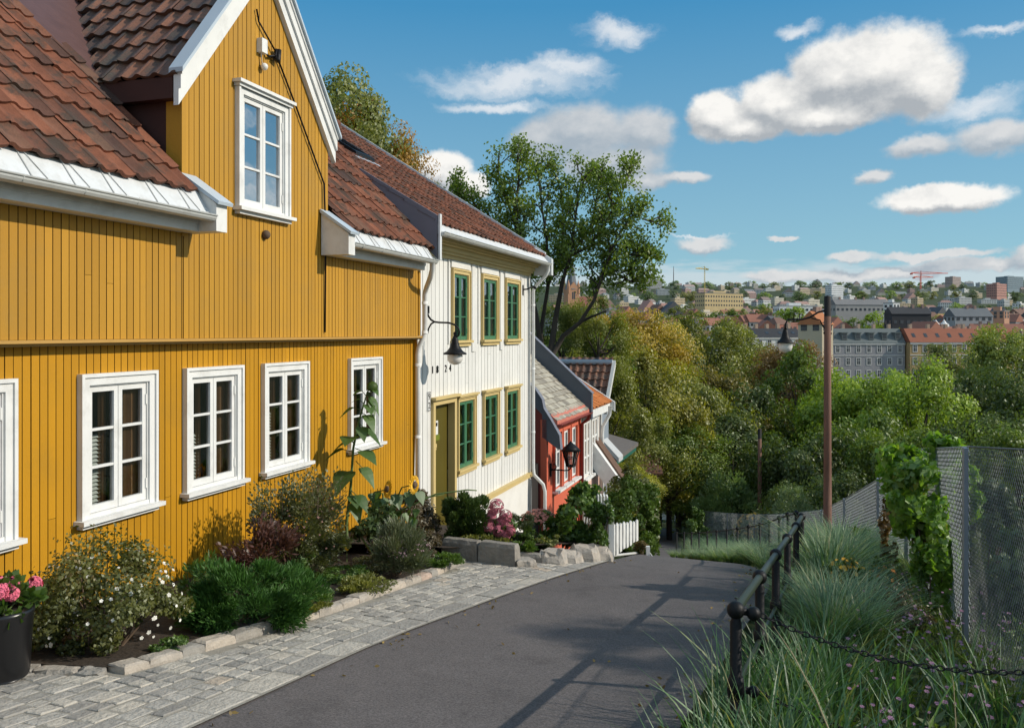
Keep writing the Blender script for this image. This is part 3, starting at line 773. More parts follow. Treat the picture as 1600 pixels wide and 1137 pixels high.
        for (q0,q1) in (left_box,right_box):
            if q0 is None: continue
            e=MB(); A=[(N1+.02,.93),(.50,.93),(.50,1.18),(N1+.02,1.44)]
            e.extr([T(q0,n,z) for n,z in A],[T(q1,n,z) for n,z in A])
            x=e.build('eave_box',WHT,R)
            e=MB(); A=[(N1+.02,1.441),(.54,1.171),(.55,1.20),(N1+.02,1.485)]
            e.extr([T(q0-.03,n,z) for n,z in A],[T(q1+.03,n,z) for n,z in A]); e.build('box_capping',CAP,x)
    eave(4.0,8.50,(None,None),(8.502,8.66))
    eave(11.16,13.74,(11.0,11.158),(None,None))
    # downpipe at the corner between the two houses
    b=MB(); b.tube([T(13.64,.455,1.06),T(13.64,.455,.93),T(13.74,.38,.82),T(13.94,.23,.68),T(13.99,.18,.58),T(13.99,.18,-.02),T(13.98,.14,-.12),T(13.965,.09,-.24),T(13.965,.075,-.34),T(13.965,.075,-3.35)],.040,12)
    for n_,z in ((.18,.45),(.18,-.0),(.075,-.5),(.075,-1.6),(.075,-2.7)): b.lathe(T(13.99 if n_>.1 else 13.965,n_,z),[(.047,-.02),(.047,.02)],12)
    b.build('downpipe',WHT,R)
    return R
build_yellow()

# ------------------------------------------------------------------ the white house
def build_white():
    R=empty('white_house',T(17.2,0,zg(*T(17.2,0,0).xy)),'white board clad house with green windows, ochre trim and the year 1824 on its wall','house')
    up=[(15.50,16.36),(17.0,17.95),(18.40,19.38)]; lo=[(15.74,16.66),(17.08,18.0),(18.42,19.34)]
    zu=(-.215,1.10); zl=(-2.47,-1.13)
    b=MB(); boards(b,T,13.97,20.06,-4.6,1.3,0,.172,[(a+.07,c-.07,zu[0]+.06,zu[1]-.07) for a,c in up]+[(a+.07,c-.07,zl[0]+.06,zl[1]-.07) for a,c in lo]+[(14.70,15.60,-3.62,-1.19)],gap=.012,deep=.02,rr=random.Random(5))
    b.box(T,20.06,20.16,-.12,.03,-4.6,1.3); 
    for s,w in ((14.10,.05),(16.50,.16),(16.82,.05),(18.10,.16),(15.36,.05),(19.50,.06)): b.box(T,s,s+w,0,.022,-.35 if w>.1 else -.2,1.24)
    for a,c in up: b.box(T,a-.02,c+.02,0,.03,1.115,1.235)
    b.build('board_wall',[WHB,WHG],R)
    b=MB(); b.box(T,16.4,20.10,-.2,.012+.0,-5.0,-3.21); b.box(T,13.97,16.4,-.2,-.03,-5,-3.7); b.build('plinth',PLAS,R)
    b=MB(); b.box(T,15.65,20.2,.0,.06,-3.2,-3.12); b.box(T,15.65,20.2,.0,.085,-3.12,-3.095); b.build('base_moulding',CRM,R)
    for a,c in up: window(R,T,a,c,zu[0],zu[1],.0,CRM,GRN,glass=GLSW,sill='n',tw=.085,stile=.05,bar=.02,back=.4)
    for a,c in lo: window(R,T,a,c,zl[0],zl[1],.0,CRM,GRN,glass=GLSW,sill='n',tw=.085,stile=.05,bar=.02,cap=True,back=.4)
    # cornice
    b=MB()
    for n1,z0,z1 in ((.05,1.24,1.30),(.10,1.30,1.345),(.14,1.345,1.42),(.22,1.42,1.46),(.27,1.46,1.52)): b.box(T,14.0,20.14,-.02,n1,z0,z1)
    b.build('cornice',CRM,R)
    b=MB(); b.extr([T(13.98,.30,1.70),T(13.98,.44,1.54),T(13.98,.40,1.50),T(13.98,.26,1.66)],[T(20.2,.30,1.70),T(20.2,.44,1.54),T(20.2,.40,1.50),T(20.2,.26,1.66)]); b.build('eave_sheet',WHTM,R)
    b=MB(); half_gutter(b,T,13.99,20.2,.455,1.53,.058,.02); b.build('gutter',GUT,R)
    b=MB(); A=[(.10,1.26),(.50,1.26),(.50,1.62),(.10,1.88)]; b.extr([T(20.2,n,z) for n,z in A],[T(20.34,n,z) for n,z in A]); b.build('eave_box',WHTM,R)
    # roof
    t=math.tan(math.radians(32.5)); L=math.hypot(1,t); U=(-NV+ZV*t)/L; Nn=(NV*t+ZV)/L
    b=MB(); pantiles(b,T(13.95,.34,1.67),DV,U,Nn,6.35,5.2*L,.21,.31,None,.034,random.Random(51))
    P=lambda s,q,d=0: T(s,.33-q,1.655+q*t+d)
    b.face([P(13.96,0),P(20.3,0),P(20.3,5.2),P(13.96,5.2)],1); b.face([P(13.96,5.2,.02),P(20.3,5.2,.02),T(20.3,-10,1.5),T(13.96,-10,1.5)],0,.3)
    b.tube([P(13.96,5.2,.05),P(20.3,5.2,.05)],.1,8,0,.4)
    b.build('roof',[TILE,BROWN],R)
    b=MB(); A=[(q,d) for q,d in ((0,-.05),(5.2,-.05),(5.2,.12),(0,.12))]; b.extr([P(20.30,*a) for a in A],[P(20.36,*a) for a in A]); b.build('verge_board',WHTM,R)
    b=MB(); b.face([T(20.1,0,-5),T(20.1,-9.8,-5),T(20.1,-9.8,1.5),P(20.1,5.2,-.05),T(20.1,0,1.8)]); b.face([T(13.96,0,-5),T(13.96,-9.8,-5),T(13.96,-9.8,1.5),P(13.96,5.2,-.05),T(13.96,0,1.8)]); b.face([T(13.96,-9.8,-5),T(20.1,-9.8,-5),T(20.1,-9.8,1.5),T(13.96,-9.8,1.5)])
    b.build('gable_wall',WHB,R)
    # step flashing against the lower roof of the neighbour
    b=MB(); A=[(.40,1.10),(.40,1.72),(.28,1.80),(-1.3,2.78),(-1.35,2.9),(-1.3,2.72)]
    A=[(.40,1.12),(.40,1.78),(-1.45,2.90)]
    b.extr([T(13.955,n,z) for n,z in A],[T(13.99,n,z) for n,z in A]); s=b.build('step_flashing',STEPF,R)
    b=MB(); b.extr([T(13.945,.42,1.10),T(13.945,.45,1.10),T(13.945,.45,1.80),T(13.945,.42,1.80)],[T(14.02,.42,1.10),T(14.02,.45,1.10),T(14.02,.45,1.80),T(14.02,.42,1.80)]); b.build('edge_strip',WHTM,s)
    # roof window
    b=MB(); a,c,q0,q1=15.9,16.65,2.35,3.6
    for (s0,s1,u0,u1) in ((a,a+.07,q0,q1),(c-.07,c,q0,q1),(a+.07,c-.07,q0,q0+.09),(a+.07,c-.07,q1-.09,q1)):
        b.extr([P(s0,u0,.03),P(s1,u0,.03),P(s1,u1,.03),P(s0,u1,.03)],[P(s0,u0,.15),P(s1,u0,.15),P(s1,u1,.15),P(s0,u1,.15)])
    k=b.build('skylight',IRON,R)
    b=MB(); b.face([P(a+.05,q0+.05,.11),P(c-.05,q0+.05,.11),P(c-.05,q1-.05,.11),P(a+.05,q1-.05,.11)]); b.build('pane',GLSS,k)
    b=MB(); b.face([P(a-.1,q0-.25,.06),P(c+.1,q0-.25,.06),P(c+.1,q0,.075),P(a-.1,q0,.075)]); b.build('flashing',CAP,k)
    # door
    b=MB(); d0,d1,zt=14.70,15.60,-1.19
    b.box(T,d0-.06,d0+.03,-.08,.05,-3.6,zt); b.box(T,d1-.03,d1+.06,-.08,.05,-3.6,zt); b.box(T,d0-.06,d1+.06,-.08,.05,zt,zt+.09); b.box(T,d0-.10,d1+.12,0,.11,zt+.091,zt+.135)
    b.box(T,d0-.065,d0+.0,-.02,.07,-3.6,-3.3)
    f=b.build('door_frame',CRM,R)
    b=MB(); b.box(T,d0+.03,d1-.03,-.14,-.09,-3.6,zt)
    dd=b.build('door',OLV,R)
    b=MB(); b.lathe(T(d0+.10,-.09,-2.17),[(.012,0),(.012,.04),(.03,.05),(.032,.075),(.01,.09)],10,ax=NV); b.box(T,d0+.07,d0+.13,-.09,-.084,-2.28,-2.08); b.build('handle',CRM,dd)
    b=MB(); b.box(T,14.80,15.12,-.09,-.075,-1.70,-1.47); nb=b.build('notice',WHT,dd)
    b=MB(); b.box(T,14.83,15.09,-.075,-.072,-1.56,-1.50); b.build('notice_band',IRON,dd)
    b=MB(); b.box(T,14.78,15.2,-.09,-.08,-1.80,-1.705); b.build('letter_flap',mat('olive sticker',(.16,.19,.02),.5),dd)
    b=MB(); b.box(T,14.85,15.06,-.09,-.07,-1.91,-1.85); b.lathe(T(15.0,-.08,-1.93),[(.018,0),(.02,.02)],8,ax=NV); b.build('letter_slot',CRM,dd)
    b=MB(); b.box(T,14.6,15.7,-.1,.55,-3.75,-3.55); b.build('doorstep',GRAN,R)
    # number plate and year
    b=MB(); b.box(T,14.47,14.59,0.004,.02,-1.26,-.95); pl=b.build('number_plate',WHT,R)
    b=MB()
    for (a0,a1,z0,z1) in ((14.475,14.585,-.965,-.955),(14.475,14.585,-1.255,-1.245),(14.475,14.483,-1.245,-.965),(14.577,14.585,-1.245,-.965)): b.box(T,a0,a1,.02,.023,z0,z1)
    b.build('plate_border',IRON,pl)
    text_mesh('numeral','9',.15,T(14.53,.022,-1.08),DV,ZV,IRON,pl,.002)
    text_mesh('numeral','2',.15,T(14.53,.022,-1.22),DV,ZV,IRON,pl,.002)
    for s,ch in ((14.70,'1'),(14.90,'8'),(15.26,'2'),(15.46,'4')):
        text_mesh('year_digit',ch,.17,T(s,.008,-.665),DV,ZV,IRON,R,.006)
    # downpipe at the far corner
    b=MB(); b.tube([T(20.1,.455,1.50),T(20.1,.455,1.36),T(20.1,.40,1.25),T(20.1,.2,1.05),T(20.1,.11,.92),T(20.1,.11,-3.0),T(20.1,.13,-3.15),T(20.1,.34,-3.35),T(20.1,.38,-3.5),T(20.1,.38,-4.6)],.038,12)
    for z in (.6,-.8,-2.2): b.lathe(T(20.1,.11,z),[(.044,-.02),(.044,.02)],12)
    b.build('downpipe',WHT,R)
    b=MB(); b.tube([T(20.1,.03,-3.25),T(20.1,.03,-4.5)],.045,8); b.build('side_pipe',WHTM,R)
    b=MB(); b.tube([T(19.62,.02,.92),T(19.62,.12,.93),T(19.72,.22,.99)],.018,6); b.tube([T(19.62,.02,.80),T(19.62,.02,1.02)],.022,6); b.tube([T(19.72,.22,.99),T(19.78,.26,.95)],.03,6); b.build('wall_hook',IRON,R)
build_white()

def build_wall_lamp():
    s,n=14.46,.0
    Z=lambda z: z
    base=T(14.46,.02,.28)
    R=empty('wall_lamp',base,'black swan-neck wall lamp with frosted globe on the white house','lamp')
    D=DV*.0+NV
    # the arm sweeps out from the wall in a flat S
    def q(o,z,ds=0): return T(14.46+ds,.02+o,z)
    b=MB(); b.tube([q(0,.38),q(.0,.30),q(.02,.25),q(.06,.20),q(.12,.165),q(.2,.155),q(.36,.15),q(.46,.12),q(.53,.06),q(.545,0),q(.53,-.05),q(.50,-.07)],.016,8)
    b.tube([q(.12,.165),q(.06,.13),q(.02,.06),q(.0,-.02)],.014,8)
    b.lathe(q(0,.385),[(.03,-.02),(.03,.02)],8,ax=DV); b.lathe(q(0,.39,-.06),[(.02,-.02),(.025,.03)],8,ax=DV); b.box(T,14.40,14.52,0.0,.03,.30,.42)
    b.build('bracket',IRON,R)
    c=q(.47,-.05)
    b=MB(); b.lathe(c,[(.008,.06),(.028,.04),(.02,.0),(.035,-.03),(.055,-.06),(.06,-.12),(.085,-.19),(.13,-.25),(.18,-.275),(.185,-.30),(.12,-.30)],18); b.build('shade',IRON,R)
    b=MB(); b.lathe(c,[(.11,-.295),(.125,-.33),(.12,-.39),(.085,-.44),(.03,-.46),(.0001,-.463)],18); b.build('globe',LAMPG,R)
build_wall_lamp()

# ------------------------------------------------------------------ the red house
def build_red():
    R=empty('red_house',T(22.6,.19,zg(*T(22.6,.19,0).xy)),'small red house with pale slate roof and dark raised verges beside the white house','house')
    n0=.19; ez=-2.05
    ws=[(21.50,22.10),(22.30,22.90),(23.12,23.72)]
    b=MB()
    holes=[(a,c,-3.72,-2.45) for a,c in ws]
    # front wall with real window openings
    xs=sorted({20.82,24.2,*[a for a,c in ws],*[c for a,c in ws]})
    for a,c in zip(xs,xs[1:]):
        hole=any(abs(a-h[0])<.01 for h in ws)
        if hole: 
            b.box(T,a,c,n0-.12,n0,-6.2,-3.72); b.box(T,a,c,n0-.12,n0,-2.45,-2.0)
        else: b.box(T,a,c,n0-.12,n0,-6.2,-2.0)
    b.box(T,20.82,20.94,n0,n0+.03,-6.2,-2.0); b.box(T,24.08,24.2,n0,n0+.03,-6.2,-2.0)
    b.build('front_wall',REDP,R)
    b=MB(); t=math.tan(math.radians(42)); P=lambda s,q,d=0: T(s,n0+.22-q,ez+q*t+d)
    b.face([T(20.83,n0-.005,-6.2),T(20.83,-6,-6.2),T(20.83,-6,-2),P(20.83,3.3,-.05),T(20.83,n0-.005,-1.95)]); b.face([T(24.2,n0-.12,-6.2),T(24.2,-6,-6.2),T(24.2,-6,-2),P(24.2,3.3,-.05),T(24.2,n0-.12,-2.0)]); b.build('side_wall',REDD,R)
    for a,c in ws:
        f=MB(); f.box(T,a-.07,a,n0,n0+.06,-3.74,-2.40); f.box(T,c,c+.07,n0,n0+.06,-3.74,-2.40); f.box(T,a-.07,c+.07,n0,n0+.06,-2.40,-2.33)
        w=f.build('window',REDP,R)
        g=MB(); 
        for (u0,u1) in ((a,(a+c)/2-.004),((a+c)/2+.004,c)):
            g.box(T,u0,u0+.05,n0-.06,n0-.0,-3.70,-2.45); g.box(T,u1-.05,u1,n0-.06,n0-.0,-3.70,-2.45)
            for zz in (-3.70,-3.3,-2.9,-2.5): g.box(T,u0+.05,u1-.05,n0-.055,n0-.005,zz,zz+.045)
        g.build('sash',WHT,w)
        g=MB(); g.face([T(a,n0-.05,-3.72),T(c,n0-.05,-3.72),T(c,n0-.05,-2.45),T(a,n0-.05,-2.45)]); g.build('pane',GLS,w)
        g=MB(); g.box(T,a-.08,c+.08,n0,n0+.15,-3.80,-3.745); g.build('sill',WHT,w)
        g=MB(); g.face([T(a,n0-.3,-3.72),T(c,n0-.3,-3.72),T(c,n0-.3,-2.45),T(a,n0-.3,-2.45)]); g.build('room_recess',DARKIN,w)
    L=math.hypot(1,t); U=(-NV+ZV*t)/L; Nn=(NV*t+ZV)/L
    b=MB(); pantiles(b,P(20.98,0,.0),DV,U,Nn,3.3,3.3*L,.15,.16,None,0,random.Random(61),th=.02,slate=True)
    b.face([P(20.98,0,-.01),P(24.3,0,-.01),P(24.3,3.3,-.01),P(20.98,3.3,-.01)]); b.face([P(20.98,3.3,-.01),P(24.3,3.3,-.01),T(24.3,-6.2,-2.1),T(20.98,-6.2,-2.1)],0,.3)
    b.build('roof',SLATE,R)
    b=MB(); b.extr([P(20.98,-.02,.01),P(20.98,.14,.03+.14*0),P(20.98,.14,-.10),P(20.98,-.02,-.12)],[P(24.28,-.02,.01),P(24.28,.14,.03),P(24.28,.14,-.10),P(24.28,-.02,-.12)])
    b.box(T,20.98,24.28,n0-.02,n0+.2,-2.20,-2.10); b.build('eave_board',mat('faded red board',(.52,.17,.12),.6),R)
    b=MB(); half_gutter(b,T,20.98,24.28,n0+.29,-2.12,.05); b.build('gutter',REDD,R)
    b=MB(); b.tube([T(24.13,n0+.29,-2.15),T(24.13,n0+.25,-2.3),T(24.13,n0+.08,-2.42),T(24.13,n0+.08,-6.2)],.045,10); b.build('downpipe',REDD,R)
    b=MB(); A=[(-.08,-.20),(3.3,-.10),(3.3,.58),(-.08,.50)]
    b.extr([P(24.28,*a) for a in A],[P(24.46,*a) for a in A]); v=b.build('raised_verge',PARA,R)
    b=MB(); A=[(-.10,.501),(3.3,.581),(3.3,.61),(-.10,.53)]; b.extr([P(24.26,*a) for a in A],[P(24.48,*a) for a in A]); b.build('verge_capping',STEPF,v)
    b=MB(); A=[(-.05,-.55),(.3,-.62),(.3,-.10),(3.3,-.10),(3.3,.30),(.45,.30),(.30,.22),(.26,.05),(.1,-.05),(-.10,-.22),(-.13,-.5)]
    b.extr([P(20.82,*a) for a in A],[P(20.98,*a) for a in A]); v=b.build('raised_verge',PARA,R)
    b=MB(); pts=[P(20.90,q,d) for q,d in ((3.3,.31),(.45,.31),(.30,.23),(.26,.06),(.1,-.04),(-.11,-.21),(-.14,-.5))]
    for p0,p1 in zip(pts,pts[1:]): b.extr([p0-DV*.10,p0+DV*.10,p0+DV*.10+ZV*.02,p0-DV*.10+ZV*.02],[p1-DV*.10,p1+DV*.10,p1+DV*.10+ZV*.02,p1-DV*.10+ZV*.02])
    b.build('verge_capping',STEPF,v)
    b=MB(); b.box(T,20.2,20.98,-1.2,.02,-6.0,-3.0); b.build('dark_side_fence',mat('dark timber',(.03,.026,.024),.9,.3,6),R)
build_red()
def build_lantern():
    c=T(21.2,.19,-2.9)
    R=empty('wall_lantern',c,'black six-sided glass lantern on a scrolled bracket on the red house','lamp')
    q=lambda o,z,ds=0: T(21.2+ds,.19+o,-2.9+z)
    b=MB(); b.tube([q(.0,-.32),q(.06,-.30),q(.2,-.29),q(.34,-.30),q(.44,-.29),q(.5,-.24),q(.5,-.2)],.016,7)
    b.tube([q(.02,-.24)]+[q(.09+.065*math.cos(t),-.225+.065*math.sin(t)) for t in [PI+ i*.6 for i in range(9)]],.012,6); b.box(T,21.16,21.24,.185,.225,-3.35,-3.05)
    b.build('bracket',IRON,R)
    cc=q(.5,0)
    b=MB(); b.lathe(cc,[(.15,.19),(.235,.16),(.16,.25),(.06,.33),(.03,.36),(.001,.40)],6); b.lathe(cc,[(.09,-.21),(.115,-.185),(.07,-.16)],6)
    for k in range(6):
        a=2*PI*k/6; d=Vector((math.cos(a),math.sin(a),0)); b.tube([cc+d*.10+ZV*-.19,cc+d*.19+ZV*.17],.014,5)
        a2=a+2*PI/6; d2=Vector((math.cos(a2),math.sin(a2),0)); b.tube([cc+d*.145+ZV*0,cc+d2*.145+ZV*0],.009,4)
    b.build('lantern_frame',IRON,R)
    b=MB(); b.lathe(cc,[(.095,-.18),(.18,.165)],6,sm=False); b.build('lantern_glass',glass_mat('lantern glass',.12,(.8,.8,.75)),R)
build_lantern()

# ------------------------------------------------------------------ the houses further down
def build_lower_houses():
    n0=.19
    R=empty('pink_house',T(25.4,n0,zg(*T(25.4,n0,0).xy)),'pale pink house with orange tiled roof and white window trim below the red house','house')
    b=MB(); b.box(T,24.3,26.75,-4,n0,-4.15,-2.1); b.build('upper_wall',PINKW,R)
    b=MB(); b.box(T,24.3,26.75,-4,n0+.005,-7.5,-4.15); b.build('lower_wall',PINK,R)
    for s0,s1 in ((24.55,25.25),(25.55,26.25)):
        f=MB(); f.box(T,s0-.08,s0,n0,n0+.05,-3.95,-2.45); f.box(T,s1,s1+.08,n0,n0+.05,-3.95,-2.45); f.box(T,s0-.08,s1+.08,n0,n0+.05,-2.45,-2.36); w=f.build('window',WHT,R)
        g=MB(); 
        for u0,u1 in ((s0,(s0+s1)/2-.004),((s0+s1)/2+.004,s1)):
            g.box(T,u0,u0+.06,n0,n0+.035,-3.9,-2.45); g.box(T,u1-.06,u1,n0,n0+.035,-3.9,-2.45)
            for z in (-3.9,-3.43,-2.97,-2.5): g.box(T,u0+.06,u1-.06,n0,n0+.03,z,z+.05)
        g.build('sash',WHT,w)
        g=MB(); g.face([T(s0,n0+.008,-3.9),T(s1,n0+.008,-3.9),T(s1,n0+.008,-2.45),T(s0,n0+.008,-2.45)]); g.build('pane',glass_mat('pale curtained glass',.1,(.9,.9,.88)),w)
        g=MB(); g.box(T,s0-.12,s1+.12,n0,n0+.12,-4.02,-3.95); g.build('sill',WHT,w)
    b=MB(); b.box(T,24.4,26.8,n0,n0+.25,-5.22,-5.0); b.build('base_ledge',WHT,R)
    t=.62; P=lambda s,q,d=0: T(s,n0+.3-q,-2.05+q*t+d); L=math.hypot(1,t)
    b=MB(); pantiles(b,P(24.46,0),DV,(-NV+ZV*t)/L,(NV*t+ZV)/L,2.5,3.2*L,.21,.3,None,.03,random.Random(71)); b.face([P(24.3,0,-.01),P(26.95,0,-.01),P(26.95,3.2,-.01),P(24.3,3.2,-.01)]); b.face([P(24.3,3.2,-.01),P(26.95,3.2,-.01),T(26.95,-6,-2.1),T(24.3,-6,-2.1)]); b.build('roof',TILEO,R)
    b=MB(); b.box(T,24.3,26.95,n0,n0+.27,-2.30,-2.09); b.build('fascia',WHT,R)
    b=MB(); b.extr([P(26.95,-.1,-.22),P(26.95,3.2,-.16),P(26.95,3.2,.10),P(26.95,-.1,.06)],[P(27.03,-.1,-.22),P(27.03,3.2,-.16),P(27.03,3.2,.10),P(27.03,-.1,.06)]); b.build('verge_board',WHT,R)
    b=MB(); b.tube([T(26.7,n0+.32,-2.15),T(26.7,n0+.3,-2.4),T(26.7,n0+.1,-2.75),T(26.7,n0+.08,-3.0),T(26.7,n0+.08,-7)],.05,8); b.build('downpipe',WHT,R)
    # entrance hood of the pink house
    b=MB()
    O=lambda s,n,z: T(s,n,z)
    A=[(n0,-3.15),(n0+.95,-4.45),(n0+.95,-4.62),(n0,-3.36)]
    b.extr([T(25.75,n,z) for n,z in A],[T(26.6,n,z) for n,z in A]); h=b.build('hood',WHT,R)
    b=MB(); A=[(n0,-3.06),(n0+.95,-4.36),(n0+.95,-4.44),(n0,-3.14)]; b.extr([T(26.1,n,z) for n,z in A],[T(26.62,n,z) for n,z in A]); b.build('hood_roof',mat('brown hood roof',(.13,.075,.05),.8,.3,8),h)
    b=MB(); A=[(n0,-3.10),(n0+1.0,-4.42),(n0+.80,-4.86),(n0,-3.80)]
    b.extr([T(25.70,n,z) for n,z in A],[T(25.749,n,z) for n,z in A]); b.build('hood_board',WHT,h)
    b=MB(); A=[(n0+.95,-4.40),(n0+1.25,-4.70),(n0+1.25,-4.78),(n0+.93,-4.62)]; b.extr([T(25.76,n,z) for n,z in A],[T(27.1,n,z) for n,z in A]); b.build('hood_edge',GREENE,h)
    b=MB(); b.box(T,25.9,25.98,n0+.62,n0+.70,-7.5,-4.3); b.build('hood_post',WHT,h)

    # blue-grey house with a gable to the lane
    R=empty('blue_grey_house',T(28.6,.2,zg(*T(28.6,.2,0).xy)),'blue-grey house with dark tiled roof and pale bargeboard beyond the pink house','house')
    b=MB(); A=[(27.45,-8),(28.7,-8),(28.7,-1.15),(28.6,-1.05),(27.45,-2.2)]
    b.extr([T(s,.05,z) for s,z in A],[T(s,-4,z) for s,z in A]); b.build('wall',GRBL,R)
    b=MB(); b.box(T,27.38,27.48,.02,.10,-8,-2.2); b.build('corner_board',WHT,R)
    sg=1.05; L=math.hypot(1,sg)
    b=MB()
    pantiles(b,T(27.3,.20,-2.36),-NV,(DV+ZV*sg)/L,(-DV*sg+ZV)/L,2.6,1.3*L,.22,.3,None,.045,random.Random(81),th=.03)
    b.face([T(28.6,.19,-1.0),T(28.6,-4,-1.0),T(28.8,-4,-1.3),T(28.8,.19,-1.3)]); b.face([T(27.3,.19,-2.38),T(27.3,-4,-2.38),T(28.6,-4,-1.01),T(28.6,.19,-1.01)],0,.0)
    b.build('roof',TILED,R)
    b=MB(); 
    for s0,z0 in ((27.25,-2.45),):
        A=[(s0,z0),(28.6,-1.08),(28.6,-.88),(s0,z0+.2)]; b.extr([T(s,.20,z) for s,z in A],[T(s,.30,z) for s,z in A])
    b.build('bargeboard',mat('pale grey board',(.55,.55,.52),.6),R)
    b=MB(); b.tube([T(28.6,.2,-.95),T(28.6,-3.9,-.95)],.09,8); b.build('ridge',CAP,R)
    b=MB(); A=[(.05,-3.3),(.55,-3.82),(.55,-3.96),(.05,-3.46)]; b.extr([T(27.8,n,z) for n,z in A],[T(28.5,n,z) for n,z in A]); b.build('hood',mat('grey white hood',(.45,.46,.46),.6),R)
    # house with green eaves
    R=empty('green_eaved_house',T(34,-.2,zg(*T(34,-.2,0).xy)),'house half hidden by trees, only its dark roof edge with green eaves showing','house')
    b=MB(); b.box(T,32.5,36.5,-5,-1.6,-10,-4.6); b.build('wall',WHT,R)
    b=MB(); A=[(-.35,-4.60),(-.35,-4.46),(-2.6,-3.9),(-6,-4.4),(-6,-4.62),(-2.6,-4.05)]; b.extr([T(32.3,n,z) for n,z in A],[T(36.7,n,z) for n,z in A]); b.build('roof',mat('grey brown felt',(.13,.115,.105),.8),R)
    b=MB(); b.box(T,32.35,36.6,-1.6,-.42,-4.78,-4.62); b.build('eaves',GREENE,R)
    # pink house at the foot of the lane
    p=at(1000,770,41); z=zg(p.x,p.y)
    R=empty('rose_house',(p.x,p.y,z),'small rose pink rendered house behind the ivy hedge at the foot of the lane','house')
    Tb=lambda a,b_,c: Vector((p.x+a,p.y+b_,c))
    b=MB(); b.box(Tb,-3,.72,-.2,5,z-1,-6.7); b.box(Tb,.72,.80,-.25,5,z-1,-6.6); b.build('wall',mat('rose render',(.62,.34,.31),.8),R)
    b=MB(); b.extr([Tb(-3.2,-.5,-6.7),Tb(1.0,-.5,-6.7),Tb(1.0,2.4,-5.0),Tb(-3.2,2.4,-5.0)],[Tb(-3.2,-.5,-6.6),Tb(1.0,-.5,-6.6),Tb(1.0,2.4,-4.9),Tb(-3.2,2.4,-4.9)]); b.build('roof',TILED,R)
    b=MB(); b.box(Tb,-1.2,-.4,-.22,-.2,z+1.2,z+2.5); b.build('window',DARKIN,R)
build_lower_houses()
# ------------------------------------------------------------------ leaves
def unit(a): return a/np.maximum(1e-9,np.linalg.norm(a,axis=-1,keepdims=True))
def leaf_quads(P,D,L,Wd,rg,fold=0.0):
    n=len(P); D=unit(D); S=unit(np.cross(D,rg.normal(size=(n,3))))
    L=np.broadcast_to(L,(n,))[:,None]; Wd=np.broadcast_to(Wd,(n,))[:,None]
    V=np.stack([P,P+S*Wd*.5+D*L*.42,P+D*L,P-S*Wd*.5+D*L*.42],1).reshape(-1,3)
    Q=np.arange(4*n).reshape(n,4)
    return V,Q
def leaf_flat(P,O,L,Wd,rg,rough=.55,droop=.35):
    n=len(P); nn=unit(unit(O)+rg.normal(size=(n,3))*rough); D=np.cross(nn,rg.normal(size=(n,3))); D=unit(D); D[:,2]-=droop; D=unit(D-nn*np.sum(D*nn,1,keepdims=True)); S=np.cross(nn,D)
    L=np.broadcast_to(L,(n,))[:,None]; Wd=np.broadcast_to(Wd,(n,))[:,None]; P=P-D*L*.5
    V=np.stack([P,P+S*Wd*.5+D*L*.42,P+D*L,P-S*Wd*.5+D*L*.42],1).reshape(-1,3)
    return V,np.arange(4*n).reshape(n,4)
def clumps(rg,n_c,n_l,rad,cr,shell=.55,zlow=-1.,power=1.):
    """leaf positions grouped in clumps through an ellipsoid volume of half axes rad: positions, outward dirs, per-clump value"""
    d=unit(rg.normal(size=(n_c*3,3))); d=d[d[:,2]>zlow][:n_c]; n_c=len(d)
    r=(shell+(1-shell)*rg.random((n_c,1))**.6)
    c=d*r
    cs=cr*(.6+.8*rg.random((n_c,1)))
    idx=rg.integers(0,n_c,n_l)
    e=unit(rg.normal(size=(n_l,3))); e[:,2]=np.where(rg.random(n_l)<.35,np.abs(e[:,2]),e[:,2])
    rr=(rg.random((n_l,1))**.45)
    P=c[idx]+e*cs[idx]*rr
    out=unit(e*.8+d[idx]*.7+rg.normal(size=(n_l,3))*.45)
    val=rg.random(n_c)[idx]
    return P*np.array(rad),out,val,c*np.array(rad),e
LM={}
def lmat(key,*a,**k):
    if key not in LM: LM[key]=leaf_mat(key+' leaves',*a,**k)
    return LM[key]
PETAL={}
def petal(name,c):
    if name not in PETAL: PETAL[name]=mat(name+' petals',c,.6,.2,30,rnd=.25)
    return PETAL[name]
def flowers(b,Ps,Ns,R,rg,k=5,m=0):
    """small open flowers: k petals round a dimple"""
    for p,nn in zip(Ps,Ns):
        p=Vector(p); nn=Vector(nn).normalized(); u=nn.orthogonal().normalized(); v=nn.cross(u); a0=rg.random()*6; r=R*(.7+.6*rg.random()); q=rg.random()
        for i in range(k):
            a=a0+2*PI*i/k; d=u*math.cos(a)+v*math.sin(a); s=-u*math.sin(a)+v*math.cos(a)
            b.face([p,p+d*r*.7+s*r*.45+nn*r*.2,p+d*r*1.05+nn*r*.1,p+d*r*.7-s*r*.45+nn*r*.2],m,q)
